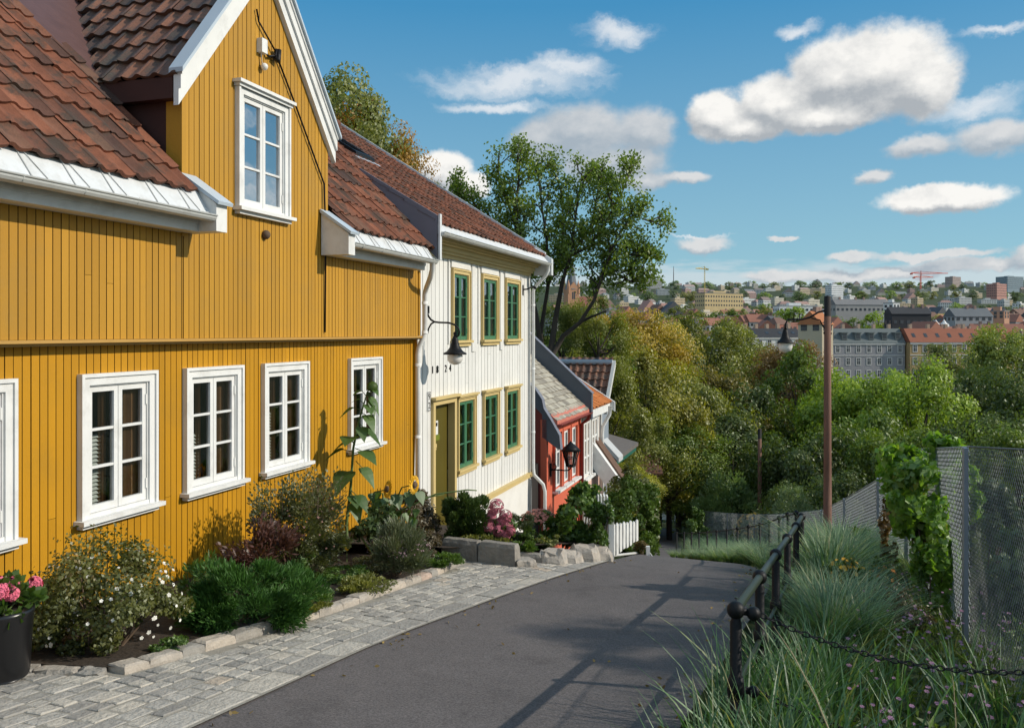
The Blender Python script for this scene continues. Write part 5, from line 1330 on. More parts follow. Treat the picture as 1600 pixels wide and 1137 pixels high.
# ------------------------------------------------------------------ poles with lamps
def pole(x,y,Y,ytop,label,lamp=True,rad=.085,brk=1.0):
    p=at(x,y,Y); z=zg(p.x,Y); top=at(x,ytop,Y).z
    R=empty('lamp_post',(p.x,Y,z),label,'lamp post',group='tarred wooden poles along the lane')
    b=MB(); b.lathe((p.x,Y,z),[(rad*1.12,1.02),(rad,2.5),(rad*.86,top-z-.12)],14); b.build('pole',POLE,R)
    b=MB(); b.lathe((p.x,Y,z),[(rad*1.2,-.3),(rad*1.17,1.05)],14); b.build('pole_foot',POLEB,R)
    b=MB(); b.lathe((p.x,Y,z),[(rad*.88,top-z-.45),(rad*.86,top-z),(.0001,top-z+.02)],14); b.build('pole_cap',POLEB,R)
    if lamp:
        q=lambda px,py: at(px,py,Y)
        b=MB(); b.tube([q(x,484),q(x-15,488),q(x-28,496),q(x-40,499),q(x-62,499),q(x-66,507),q(x-66,514)],.022,7)
        b.tube([q(x,518),q(x-7,510),q(x-12,500),q(x-25,497)],.016,6); b.tube([q(x-44,499),q(x-43,490),q(x-39,492)],.014,5); b.tube([q(x+6,521),q(x-6,520)],.03,6); b.build('bracket',IRON,R)
        c=q(x-66,516); k=Y/F_PX
        b=MB(); b.lathe(c,[(.03,3*k),(.05,0),(.07,-5*k),(.085,-10*k),(.15,-17*k),(.19,-19*k),(.19,-20*k),(.12,-20*k)],14); b.build('shade',IRON,R)
        b=MB(); b.lathe(c,[(.15,-20*k),(.16,-26*k),(.13,-32*k),(.0001,-35*k)],14); b.build('globe',LAMPG,R)
    return R
pole(1293,845,19.6,463,'tall reddish wooden lamp post carrying a curved arm, inside the wire fence')
pole(1187,838,40,670,'thin bare wooden pole standing among yellow flowers down the lane',False,.095)
pole(1079,833,56,737,'slim wooden pole at the bottom of the lane, right one of a close pair',False,.10)
pole(1071,828,60,733,'slim wooden pole at the bottom of the lane, left one of a close pair',False,.10)

# ------------------------------------------------------------------ grasses and verge
def blades(rg,n,cx,cy,rad,hgt,lean,w,base_dz=0,seg=5,zf=None,yscale=1.0):
    """bundle of arching grass blades"""
    a=rg.random(n)*2*PI; r=rad*np.sqrt(rg.random(n)); bx=cx+r*np.cos(a); by=cy+r*np.sin(a)*yscale
    out=a+rg.normal(size=n)*.5; H=hgt*(.55+.55*rg.random(n)); Le=lean*(.3+1.0*rg.random(n))*H
    bz=np.array([(zf or zg)(x,y) for x,y in zip(bx,by)])+base_dz-.03
    sx=-np.sin(out+rg.normal(size=n)*.6); sy=np.cos(out+rg.normal(size=n)*.6); Wd=w*(.6+.8*rg.random(n))
    V=np.zeros((n,(seg+1)*2,3))
    for k in range(seg+1):
        t=k/seg; x=bx+np.cos(out)*Le*t**1.7; y=by+np.sin(out)*Le*t**1.7; z=bz+H*(t-.28*lean*t**2.6); ww=Wd*(1-t**2.2)*.5+.0004
        V[:,2*k]=np.stack([x-sx*ww,y-sy*ww,z],1); V[:,2*k+1]=np.stack([x+sx*ww,y+sy*ww,z],1)
    base=(np.arange(n)*(seg+1)*2)[:,None]
    Q=np.concatenate([base+np.array([[2*k,2*k+1,2*k+3,2*k+2]]) for k in range(seg)],0)
    rn=np.tile(rg.random(n),seg)
    return V.reshape(-1,3),Q,rn
G_BLUE=lmat('blue oat grass',(.050,.105,.050),(.26,.38,.19),.4,accent=(.46,.42,.24),acc_at=.97)
G_LONG=lmat('long verge grass',(.026,.078,.026),(.125,.245,.085),.4,accent=(.42,.35,.19),acc_at=.96)
G_MEAD=lmat('meadow',(.035,.060,.012),(.15,.21,.04),.35,accent=(.20,.13,.06))
def build_tufts():
    proto=[]
    for i in range(3):
        rg=np.random.default_rng(70+i); b=MB(); V,Q,rn=blades(rg,460,0,0,.10,.66,.85,.0085,0,5,lambda x,y:0); b.arrays(V,Q,rn)
        o=b.build('grass_blades',G_BLUE); C.objects.unlink(o); proto.append(o.data); bpy.data.objects.remove(o)
    spots=[]
    rr=random.Random(5)
    for k in range(16):
        t=k/15; Y=6.6+t*6.2; spots.append((1.14+.4015*(Y-4.4)+.30+rr.uniform(-.06,.2),Y,rr.uniform(.85,1.05)*(1.35 if k>4 else 1.05)))
        if k%2==0: spots.append((1.14+.4015*(Y-4.4)+.62+rr.uniform(-.06,.1),Y+.1,rr.uniform(.7,1.0)))
    for k,(x,y) in enumerate(FARP):
        spots.append((x-(.35 if y<16 else .1)+rr.uniform(-.12,.1),y-.3,rr.uniform(.5,.75)*(1 if y<16 else .8))); spots.append((x+.45+rr.uniform(-.2,.5),y+rr.uniform(-.4,.4),rr.uniform(.8,1.1))); spots.append((x+1.3+rr.uniform(-.3,.5),y+rr.uniform(-.4,.4),rr.uniform(.8,1.1)))
    for k in range(14): spots.append((interp(REDGE,13+k*.8)+.2+rr.uniform(0,.3),13+k*.8,rr.uniform(.5,.8)))
    for k in range(18): spots.append((interp(REDGE,26+k*1.2)+.4+rr.uniform(0,1.8),26+k*1.2,rr.uniform(.9,1.4)))
    for i,(x,y,s) in enumerate(spots):
        near=y<9.7
        far=y>15
        o=bpy.data.objects.new('ornamental_grass',proto[i%3]); C.objects.link(o); o.location=(x,y,zg(x,y)); o.rotation_euler=(0,0,rr.random()*6.28); o.scale=(s,s,s)
        tag(o,'arching tuft of blue-green grass '+('just behind the straight iron railing' if near else 'around the far bend of the lane' if far else 'where the iron railing starts to curve'),'grass tuft','blue-green grass tufts '+('behind the straight railing' if near else 'around the far bend' if far else 'at the start of the curve'))
build_tufts()
def build_verge():
    rg=np.random.default_rng(91); b=MB()
    for i in range(120):
        Y=2.2+rg.random()*3.6; x=1.14+.4*(Y-4.4)+(-.12+rg.random()*.7 if rg.random()<.7 else -.05+rg.random()*2.2)
        V,Q,rn=blades(rg,17,x,Y,.07,.48+.26*rg.random(),.62,.0110); b.arrays(V,Q,rn*.95)
    for i in range(110):
        Y=4.5+rg.random()*8; x=1.14+.4*(Y-4.4)-.12+rg.random()*.35
        V,Q,rn=blades(rg,16,x,Y,.06,.25,.6,.006); b.arrays(V,Q,rn*.95)
    tag(b.build('verge_grass',G_LONG),'long blue-green verge grass around the near end of the railing','grass',kind='stuff')
    # herbs between railing and fence
    b=MB(); n=15000
    Y=2.2+rg.random(n)**1.0*20; t=rg.random(n); xl=1.14+.4*(Y-4.4)+.35; xr=np.interp(Y,[p[1] for p in FENCE],[p[0] for p in FENCE])+.6
    X=xl+(xr-xl)*t
    hh=.30*rg.random(n)**.8*(.6+.6*np.sin(X*5)*np.sin(Y*4)); hh=np.abs(hh)
    Z=np.array([zg(x,y) for x,y in zip(X,Y)])-.05+hh
    D=rg.normal(size=(n,3))*.8+np.array([0,0,.7]); V,Q=leaf_quads(np.stack([X,Y,Z],1),D,.05+.07*rg.random(n),.016+.016*rg.random(n),rg); b.arrays(V,Q,np.clip(rg.random(n)*.7+hh*.6,0,1))
    for i in range(220):
        Y_=3+rg.random()*9; x=1.14+.4*(Y_-4.4)+.5+rg.random()*1.6; V,Q,rn=blades(rg,9,x,Y_,.05,.36,.5,.004); b.arrays(V,Q,rn*.9)
    o=b.build('meadow_herbs',G_MEAD); tag(o,'tangled low herbs between railing and wire fence','undergrowth',kind='stuff')
    b=MB(); n=420; Y=3.0+rg.random(n)*8; X=1.14+.4*(Y-4.4)+.55+rg.random(n)*1.7; 
    P=[(x,y,zg(x,y)+.16+.22*rg.random()) for x,y in zip(X,Y)]; flowers(b,P,np.tile([0,-.3,1.],(n,1)),.014,rg,6)
    for p in P[:260]: b.tube([p,(p[0]+.02,p[1],p[2]-.25)],.0018,3,1)
    tag(b.build('clover_flowers',[petal('dull mauve',(.24,.13,.19)),STEM]),'small mauve clover heads scattered through the verge','wild flowers',kind='stuff')
build_verge()
def fallen_leaves():
    rg=np.random.default_rng(6); b=MB()
    for i in range(150):
        Y=3.5+rg.random()*8; x=(interp(REDGE,Y)-.03-abs(rg.normal())*.16) if rg.random()<.6 else (interp(LEDGE,Y)+.03+abs(rg.normal())*.12)
        if rg.random()<.12: x=interp(LEDGE,Y)+rg.random()*(interp(REDGE,Y)-interp(LEDGE,Y))
        z=zg(x,Y)+.006; V,Q=leaf_quads(np.array([[x,Y,z]]),np.array([[rg.normal(),rg.normal(),.12]]),.03+.03*rg.random(),.02,rg); b.arrays(V,Q,rg.random(1))
    tag(b.build('fallen_leaves',lmat('fallen',(.10,.06,.02),(.33,.22,.06),.2)),'scattered small fallen leaves along both edges of the lane','leaves',kind='stuff')
fallen_leaves()
def dry_stalk(pts,label,r=.004):
    b=MB(); P=[at(*p) for p in pts]; b.tube(P,[r,r*.9,r*.7,r*.4][:len(P)],5); o=b.build('dry_stalk',mat('straw',(.42,.33,.18),.8),loc=P[0]); tag(o,label,'grass stalk')
dry_stalk([(1312,1180,3.6),(1275,1090,3.8),(1238,1020,4.0),(1209,978,4.2)],'long straw-coloured stalk crossing the black chain diagonally')
dry_stalk([(1495,1180,3.8),(1493,1120,3.8),(1490,1070,3.9),(1488,1056,3.9)],'upright straw stalk in the verge near the wire fence',.003)
L_FLO=lmat('perennial leaf',(.03,.06,.010),(.15,.21,.035),.4)
shrub('yellow_daisies','clump of small yellow daisies beside the tall grass tuft','plant',1322,872,950,66,8.2,.055,.024,1500,L_FLO,22,.3,.35,40,(('daisy yellow',(.6,.33,.03)),46,.020,6,.0),8,stemm=STEM,ragged=.2)
shrub('orange_flowers','loose orange wild flowers against the wire fence','plant',1380,878,956,46,8.6,.045,.016,600,L_FLO,16,.34,.3,41,(('wild orange',(.55,.20,.02)),42,.018,5,-.2),8,stemm=STEM,ragged=.3)
shrub('bright_leafy_plant','bright lime leafy plant between grass tuft and fence','plant',1326,930,990,40,7.6,.06,.026,500,L_YEL,14,.34,.35,42,None,5,stemm=STEM)
shrub('brown_seed_plant','brownish plant gone to seed below the orange flowers','plant',1395,930,1010,110,7.3,.035,.012,1900,lmat('seed brown',(.035,.028,.012),(.13,.09,.04),.3),24,.3,.3,43,(('dull mauve',(.24,.13,.19)),40,.012,5,-.2),12,ragged=.3)
shrub('dark_perennial','dark leafy perennial clinging to the foot of the fence under the hanging vine','plant',1345,830,900,60,11.5,.06,.025,1000,L_IVY,16,.34,.35,44,None,6)
L_VIN=lmat('hanging vine',(.045,.105,.015),(.24,.40,.05),.5,accent=(.42,.38,.05))
shrub('hanging_vine','big leafy vine crown heaped over the top of the wire fence','vine',1446,676,850,150,8.6,.085,.055,3400,L_VIN,44,.24,.4,45,None,8,depth=.36,droop=.5,hang=True)
shrub('hanging_vine','narrow curtain of vine trailing down the fence to the ground','vine',1463,790,985,66,7.9,.075,.045,1500,L_VIN,36,.28,.3,46,None,6,depth=.2,droop=.7,hang=True)
shrub('hanging_vine','thin reddish vine strand left of the big vine on the fence','vine',1388,780,905,28,9.6,.06,.04,260,lmat('red vine',(.05,.03,.01),(.19,.10,.025),.4),14,.4,.3,47,None,3,depth=.1,droop=.6,hang=True)
shrub('silver_bush','grey-green willow-like bush behind the fence left of the lamp post','shrub',1232,760,822,66,30,.12,.03,2600,lmat('silver',(.07,.10,.05),(.25,.32,.16),.3),26,.28,.4,48,None,8,up=.5)
shrub('silver_bush','feathery pale green bush beside the yellow flowers','shrub',1140,738,822,100,40,.16,.05,3600,lmat('pale bush',(.06,.10,.03),(.22,.30,.09),.3),30,.28,.4,49,None,8,up=.5)
shrub('yellow_rudbeckia','tall yellow flowers around the bare wooden pole','plant',1180,800,842,60,38,.12,.05,900,L_FLO,20,.3,.3,50,(('daisy yellow',(.6,.33,.03)),90,.075,6,-.2),6,stemm=STEM)
shrub('round_bush','bright green bush beside the paired poles','shrub',1092,796,846,34,36,.11,.06,1700,L_BRI,18,.3,.45,51,None,4)
shrub('fence_greenery','dark hedge growing behind the near wire fence','hedge',1690,790,1080,250,8.0,.10,.06,5200,lmat('shaded green',(.03,.06,.015),(.12,.18,.05),.35),46,.24,.35,52,None,8,depth=1.0)
shrub('fence_greenery','pale green bush seen through the fence beside the flat post','shrub',1550,740,960,90,9.6,.08,.04,2200,lmat('mist green',(.03,.05,.02),(.11,.15,.06),.35),30,.26,.35,53,None,8,depth=.5)
# ------------------------------------------------------------------ trees
def crown_mesh(name,seed,n_c,n_l,cr,L,Wd,rad=(1,1,1),shell=.45,lobes=0,droop=.15,acc=0):
    rg=np.random.default_rng(seed); P,O,v,cc,e=clumps(rg,n_c,n_l,rad,cr,shell)
    # uneven outline: push whole sectors in and out
    for k in range(7):
        d=unit(rg.normal(size=3)); w=np.clip((unit(P)@d-.55)/.45,0,1)[:,None]; P=P*(1+w*rg.uniform(-.22,.26))
    # taper: narrower at top
    z=P[:,2]/rad[2]; P[:,:2]*=(1.04-.22*np.clip(z,-.2,1))[:,None]
    O=O+np.array([0,0,.1-droop])
    b=MB(); V,Q=leaf_flat(P,O,L*(.6+.8*rg.random(len(P))),Wd*(.6+.8*rg.random(len(P))),rg,.38)
    rr_=np.linalg.norm(P/np.array(rad),axis=1); rnd=np.clip(.02+.36*v+.26*rg.random(len(P))+.22*np.clip(e[:,2],-1,1)+.28*np.clip((rr_-.6)/.5,-.6,1),0,1)  # leaf tone baked darker inside the crown and below clumps, standing for shade
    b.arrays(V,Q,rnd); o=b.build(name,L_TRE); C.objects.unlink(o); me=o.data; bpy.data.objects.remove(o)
    return me,cc
def trunk_mesh(name,seed,cc,h0=-7,r=.07):
    rg=np.random.default_rng(seed); b=MB(); top=Vector((.03,0,.25)); bs=Vector((0,0,h0))
    b.tube([bs,bs*.6+Vector((.03,.02,0)),Vector((0,0,-.6)),top],[r*1.35,r,r*.75,r*.3],8)
    for c in cc[:18]:
        c=Vector(c)*.88; s=Vector((0,0,-.9+.8*rg.random())); m_=(s+c)/2+Vector((rg.normal()*.05,rg.normal()*.05,.04)); b.tube([s,m_,c],[r*.45,r*.28,r*.07],5)
    o=b.build(name,BARK); C.objects.unlink(o); me=o.data; bpy.data.objects.remove(o); return me
VARS=[]
for i,(nc,nl,cr,L,Wd,rad,sh) in enumerate([(46,27000,.27,.044,.028,(1,1,1),.5),(60,30000,.235,.040,.027,(1,1,1.0),.55),(38,23000,.30,.046,.028,(1,1,1),.45),(54,28000,.25,.042,.030,(1,1,1),.6)]):
    cm,cc=crown_mesh('crown',100+i,nc,nl,cr,L,Wd,rad,sh); VARS.append((cm,trunk_mesh('trunk',200+i,cc)))
FARV=[]
for i in range(3):
    cm,cc=crown_mesh('crown',130+i,26,1500,.32,.16,.10,(1,1,1),.4); FARV.append((cm,trunk_mesh('trunk',230+i,cc)))
def tree(px,yt,Y,rm,hm,col,var,label,group=None,far=False,ybot=None,name='tree'):
    """px,yt: direction of the crown's top; rm crown radius, hm crown half height in metres"""
    p=at(px,yt,Y); zc=p.z-hm*1.10; z0=zg(p.x,Y)
    R=empty(name,(p.x,Y,z0),label,'tree',group)
    cm,tm=(FARV if far else VARS)[var%(3 if far else 4)]
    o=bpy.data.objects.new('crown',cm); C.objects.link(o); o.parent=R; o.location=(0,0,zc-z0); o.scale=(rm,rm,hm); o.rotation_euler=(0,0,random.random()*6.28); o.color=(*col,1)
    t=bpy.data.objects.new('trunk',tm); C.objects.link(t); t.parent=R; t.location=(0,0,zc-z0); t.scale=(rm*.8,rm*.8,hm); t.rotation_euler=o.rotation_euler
    return R
YGR=(.335,.29,.038); GOLD=(.50,.33,.032); OLI=(.23,.235,.036); GRE=(.165,.225,.030); DGR=(.10,.135,.026); LIM=(.31,.40,.036); RUS=(.28,.15,.045); BRN=(.18,.13,.045); SIL=(.23,.25,.09)
def park():
    L=[ # px, top, Y, r, hh, colour, variant, label
    (975,474,58,3.6,3.4,GOLD,0,'golden autumn maple rising behind the big bare-limbed tree'),
    (1030,498,62,4.0,4.6,YGR,1,'yellow-olive tree right of the golden maple'),
    (1085,492,80,5.2,5.0,OLI,2,'broad olive tree in the middle of the park'),
    (1142,500,92,5.6,5.0,OLI,3,'olive-brown tree left of the lamp globe'),
    (1190,545,88,5.0,4.6,BRN,0,'brownish copper tree below the white terrace house'),
    (1000,545,46,3.4,4.2,YGR,3,'yellow-green tree over the dark tiled gable roof'),
    (1060,560,52,4.2,5.0,OLI,0,'olive tree at the centre with dry brown patches'),
    (1115,570,60,4.6,5.2,(.24,.19,.045),1,'olive-brown tree above the paired poles'),
    (985,640,42,2.6,2.3,OLI,2,'dense olive tree just above the ivy hedge'),
    (1045,660,44,3.2,2.2,GRE,1,'deep green tree above the bottom of the lane'),
    (905,500,52,3.4,4.4,GRE,0,'green tree filling the gap below the limbs of the big tree'),
    (860,520,50,3.2,4.2,DGR,2,'dark green tree behind the red house roof'),
    (940,560,40,2.6,3.6,(.27,.27,.04),1,'olive green tree directly behind the dark gable roof'),
    (1170,600,56,4.4,5.4,DGR,2,'dark tree in shade left of the tall lamp post'),
    (1140,645,50,4.0,2.7,DGR,3,'dark shaded tree behind the bare wooden pole'),
    (1240,530,74,4.2,4.2,RUS,1,'rust-tinged tree under the lamp globe'),
    (1262,542,60,4.0,5.4,GRE,3,'tall green maple just left of the tall lamp post'),
    (1322,562,52,4.0,5.4,LIM,0,'bright green maple just right of the tall lamp post'),
    (1380,574,50,3.4,4.8,LIM,1,'bright green maple before the grey row of town houses'),
    (1448,566,46,3.8,4.8,LIM,3,'round bright maple, largest of the three bright ones'),
    (1345,640,42,3.6,4.6,GRE,2,'green maple low behind the wire fence, right of the lamp post'),
    (1270,650,40,3.4,4.4,DGR,0,'dark green tree directly behind the wooden lamp post'),
    (1210,690,44,3.2,4.0,DGR,1,'low dark tree in the shade above the silver bush'),
    (1420,648,36,3.0,3.6,GRE,0,'green tree just above the hanging vine'),
    (1478,538,95,5.4,4.4,SIL,2,'pale willow-like tree below the red roofed terrace'),
    (1570,505,80,5.6,6.2,(.30,.33,.055),1,'tall pale green tree at the right edge covering the ochre terrace'),
    (1620,560,60,4.6,5.4,DGR,2,'dark green tree at the far right behind the pale one'),
    (1505,585,66,4.0,4.6,DGR,3,'dark tree between the round maple and the tall pale tree'),
    (1540,640,30,2.3,2.6,DGR,1,'dark leafy small tree above the near wire fence'),
    (1590,648,24,2.0,2.2,GRE,0,'green small tree rising behind the flat grey fence post'),
    (1700,600,40,4.0,5.0,GRE,1,'green tree outside the right edge above the fence'),
    (1110,742,72,3.6,3.6,DGR,2,'dark tree at the bottom of the lane behind the pale bush'),
    (1030,690,70,3.4,2.9,GRE,3,'green tree arching over the bottom of the lane'),
    (1175,745,66,3.6,3.4,DGR,0,'dark undergrowth tree right of the bare pole'),
    (1265,742,34,2.2,2.4,DGR,2,'small dark tree at the wire fence behind the lamp post foot'),
    (1330,735,30,2.2,2.4,DGR,3,'small dark tree behind the wire fence right of the lamp post foot'),
    (985,724,30,1.2,.9,(.46,.42,.05),3,'yellow-green small tree behind the white entrance hood'),
    ]
    for px,yt,Y,r,hh,c,v,lab in L: tree(px,yt,Y,r,hh,c,v,lab)
    # tree behind the ochre roof
    tree(512,100,30,2.8,3.2,(.20,.21,.03),0,'green tree turning orange, showing above the ochre house roof')
    tree(572,158,30,2.0,2.4,(.46,.24,.03),2,'small orange-tinged tree above the roof beside the skylight')
    tree(620,218,32,1.0,1.5,(.15,.18,.03),1,'low end of the tree line above the roof, greener and smallest')
    tree(676,283,33,.35,.5,(.2,.24,.04),2,'tip of a small twig tree peeping over the white house roof')
    # trees on the right outside the picture, whose shade lies over the lane and verge
    tree(3401,-348,5.45,.95,.7,GRE,2,'slim tree right of the picture whose crown throws a patch of shade on the lane')
    tree(3950,70,3.5,2.4,2.6,GRE,0,'large tree right of the picture shading the railing')
park()

def big_tree():
    Y=34.0; rg=np.random.default_rng(77)
    base=at(850,610,Y); zb=zg(base.x,Y)
    R=empty('tall_tree',(base.x,Y,zb),'tall open-crowned tree with dark twisting limbs behind the white house','tree')
    def P(x,y,dy=0): return at(x,y,Y+dy)
    limbs=[ # pixel polylines with depth offset, start radius, end radius
    ([(846,640),(846,580),(838,500),(828,440),(815,380),(793,310),(775,262)],.0,.26,.03),
    ([(850,600),(846,520),(858,450),(856,380),(846,310),(838,258)],.6,.20,.03),
    ([(852,590),(868,500),(878,440),(890,400),(902,330),(912,262)],-.5,.24,.03),
    ([(890,400),(920,385),(948,345),(972,300),(985,268)],-.8,.12,.02),
    ([(855,570),(880,525),(905,504),(930,470),(942,425),(962,375),(985,338),(1022,345)],-1.0,.2,.02),
    ([(905,504),(925,495),(948,486)],-1.0,.12,.06),
    ([(828,440),(800,385),(768,345),(735,318),(712,302)],.3,.11,.02),
    ([(960,380),(980,398),(1006,400)],-1.0,.07,.02),
    ([(942,425),(965,430),(985,440),(998,432)],-.6,.07,.02),
    ([(858,450),(880,380),(880,320),(870,262)],1.0,.11,.02),
    ([(815,380),(805,330),(812,280),(808,250)],-.8,.10,.02),
    ([(890,400),(925,350),(935,300),(940,270)],.8,.10,.02),
    ([(838,500),(812,420),(782,380),(765,372)],.8,.09,.02)]
    b=MB(); tips=[]
    for pl,dy,r0,r1 in limbs:
        n=len(pl); pts=[]; 
        for i,(x,y) in enumerate(pl): 
            pts.append(P(x+rg.normal()*1.5,y,dy*(.2+1.6*i/n)+rg.normal()*.12))
        if pl[0][1]>630: pts[0].z=zb-.3
        rad=[r0+(r1-r0)*(i/(n-1))**.8 for i in range(n)]; b.tube(pts,[q*.58 for q in rad],8)
        start=1 if pl[0][1]<460 else max(2,n//2)
        if len(pl)==3 and pl[-1]==(948,486): tips.append(pts[-1]); continue
        for i in range(start,n):
            f=pts[i]-pts[i-1]
            for k in range(6):
                s=pts[i-1]+f*(k/6+rg.random()*.15)
                d=Vector(rg.normal(size=3)); d.y*=1.1; d.z=abs(d.z)*.8+.05; d=(d.normalized()+f.normalized()*.7).normalized(); l=rg.uniform(.45,1.05)
                e=s+d*l; m_=s+d*l*.5+Vector(rg.normal(size=3))*.08; b.tube([s,m_,e],[.035,.024,.010],5); tips.append(e); tips.append(m_*.4+e*.6)
                for q in range(2):
                    d2=(d+Vector(rg.normal(size=3))*.8).normalized(); e2=m_+d2*rg.uniform(.35,.7); b.tube([m_,e2],[.014,.006],4); tips.append(e2)
        tips.append(pts[-1])
    b.build('trunk',BARK,R)
    T_=np.array([tuple(t) for t in tips]); nl=25000; 
    # skip twigs in the sky gap right of the main limb
    idx=rg.integers(0,len(T_),nl); rr=rg.random((nl,1))**.6*.37; e=unit(rg.normal(size=(nl,3))); Pn=T_[idx]+e*rr
    v=rg.random(len(T_))[idx]; O=e*.7+rg.normal(size=(nl,3))*.5+np.array([0,0,-.15])
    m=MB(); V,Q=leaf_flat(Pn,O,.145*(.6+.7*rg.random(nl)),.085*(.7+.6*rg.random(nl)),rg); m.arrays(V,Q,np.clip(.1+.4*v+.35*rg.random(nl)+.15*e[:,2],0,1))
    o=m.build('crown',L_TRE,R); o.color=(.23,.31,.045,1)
    # low leafy shoots round the foot
    tree(880,470,38,1.7,2.2,(.21,.25,.04),1,'leafy young tree round the foot of the tall open-crowned tree')
    tree(935,462,37,1.5,1.9,(.26,.27,.04),2,'leafy green tree under the right limb of the tall open-crowned tree')
big_tree()
# ------------------------------------------------------------------ the city across the valley
CITY={}
def cmat(key,c,var=.12,scale=.2,rough=.85):
    if key not in CITY: CITY[key]=mat('city '+key,c,rough,var,scale)
    return CITY[key]
WINM=mat('city window',(.035,.042,.05),.25,.2,.3,spec=.6)
def haze(c,Y):  # distance haze blended into the base colour, paler and bluer far off
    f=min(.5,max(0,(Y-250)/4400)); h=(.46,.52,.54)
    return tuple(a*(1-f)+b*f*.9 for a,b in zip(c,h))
def frame_at(x,Y,z0,rot):
    cr,sr=math.cos(rot),math.sin(rot)
    return lambda a,b,c: Vector((x+a*cr-b*sr,Y+a*sr+b*cr,z0+c))
def simple_block(px,Y,w,d,h,rot,wall,roof,kind,label,group,zoff=0,cat='building',ybase=None,wk=None,rk=None,floors=None,name='building'):
    p=at(px,500,Y); z0=zg(p.x,Y)+zoff
    if ybase is not None: z0=at(px,ybase,Y).z
    F=frame_at(p.x,Y,z0,rot); b=MB()
    b.hexa([F(-w/2,-d/2,-12),F(w/2,-d/2,-12),F(w/2,d/2,-12),F(-w/2,d/2,-12),F(-w/2,-d/2,h),F(w/2,-d/2,h),F(w/2,d/2,h),F(-w/2,d/2,h)],0)
    if kind=='gable':
        rh=d*.42; o=.35
        A=[F(-w/2-.2,-d/2-o,h-.2),F(-w/2-.2,0,h+rh),F(-w/2-.2,d/2+o,h-.2)]; B=[F(w/2+.2,-d/2-o,h-.2),F(w/2+.2,0,h+rh),F(w/2+.2,d/2+o,h-.2)]; b.extr(A,B,1)
        for q in range(random.randint(1,3)):
            x=random.uniform(-w*.4,w*.4); b.box(F,x-.5,x+.5,-.6,.6,h+rh*.5,h+rh+1.1,2)
    elif kind=='cross':
        rh=w*.42; A=[F(-w/2-.3,-d/2-.2,h-.2),F(0,-d/2-.2,h+rh),F(w/2+.3,-d/2-.2,h-.2)]; B=[F(-w/2-.3,d/2+.2,h-.2),F(0,d/2+.2,h+rh),F(w/2+.3,d/2+.2,h-.2)]; b.extr(A,B,1)
    elif kind=='hip':
        rh=d*.38; e=[F(-w/2-.3,-d/2-.3,h),F(w/2+.3,-d/2-.3,h),F(w/2+.3,d/2+.3,h),F(-w/2-.3,d/2+.3,h)]; r0,r1=F(-w/2+d*.4,0,h+rh),F(w/2-d*.4,0,h+rh)
        b.face([e[0],e[1],r1,r0],1); b.face([e[2],e[3],r0,r1],1); b.face([e[1],e[2],r1],1); b.face([e[3],e[0],r0],1)
    else:
        b.box(F,-w/2-.15,w/2+.15,-d/2-.15,d/2+.15,h,h+.5,1); b.box(F,-w*.2,w*.12,-d*.2,d*.2,h+.5,h+2.4,0)
    nf=floors or max(2,int(h/3.1)); 
    for (ax,ln) in ((0,w),(1,d),(2,d)):
        nb=max(2,int(ln/2.8)); 
        for i in range(nf):
            z=.9+i*(h-.6)/nf
            for k in range(nb):
                c=-ln/2+(k+.5)*ln/nb; ww=ln/nb*.26
                if ax==0: q=[F(c-ww,-d/2-.06,z),F(c+ww,-d/2-.06,z),F(c+ww,-d/2-.06,z+1.5),F(c-ww,-d/2-.06,z+1.5)]
                elif ax==1: q=[F(w/2+.06,c-ww,z),F(w/2+.06,c+ww,z),F(w/2+.06,c+ww,z+1.5),F(w/2+.06,c-ww,z+1.5)]
                else: q=[F(-w/2-.06,c-ww,z),F(-w/2-.06,c+ww,z),F(-w/2-.06,c+ww,z+1.5),F(-w/2-.06,c-ww,z+1.5)]
                b.face(q,3,random.random())
    yk=int(Y/400)
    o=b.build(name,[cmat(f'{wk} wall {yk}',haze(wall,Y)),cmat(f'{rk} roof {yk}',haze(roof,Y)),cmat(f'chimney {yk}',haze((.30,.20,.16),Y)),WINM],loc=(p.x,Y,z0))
    tag(o,label,cat,group); return o
WALLS={'white':(.66,.65,.62),'cream':(.58,.51,.38),'pale grey':(.44,.44,.43),'ochre':(.46,.32,.14),'brick red':(.32,.12,.08),'dark grey':(.16,.17,.18),'pinkish':(.50,.34,.27)}
ROOFS={'red tiled':(.28,.115,.075),'dark slate':(.075,.08,.09),'grey flat':(.26,.26,.26),'brown tiled':(.16,.085,.06)}
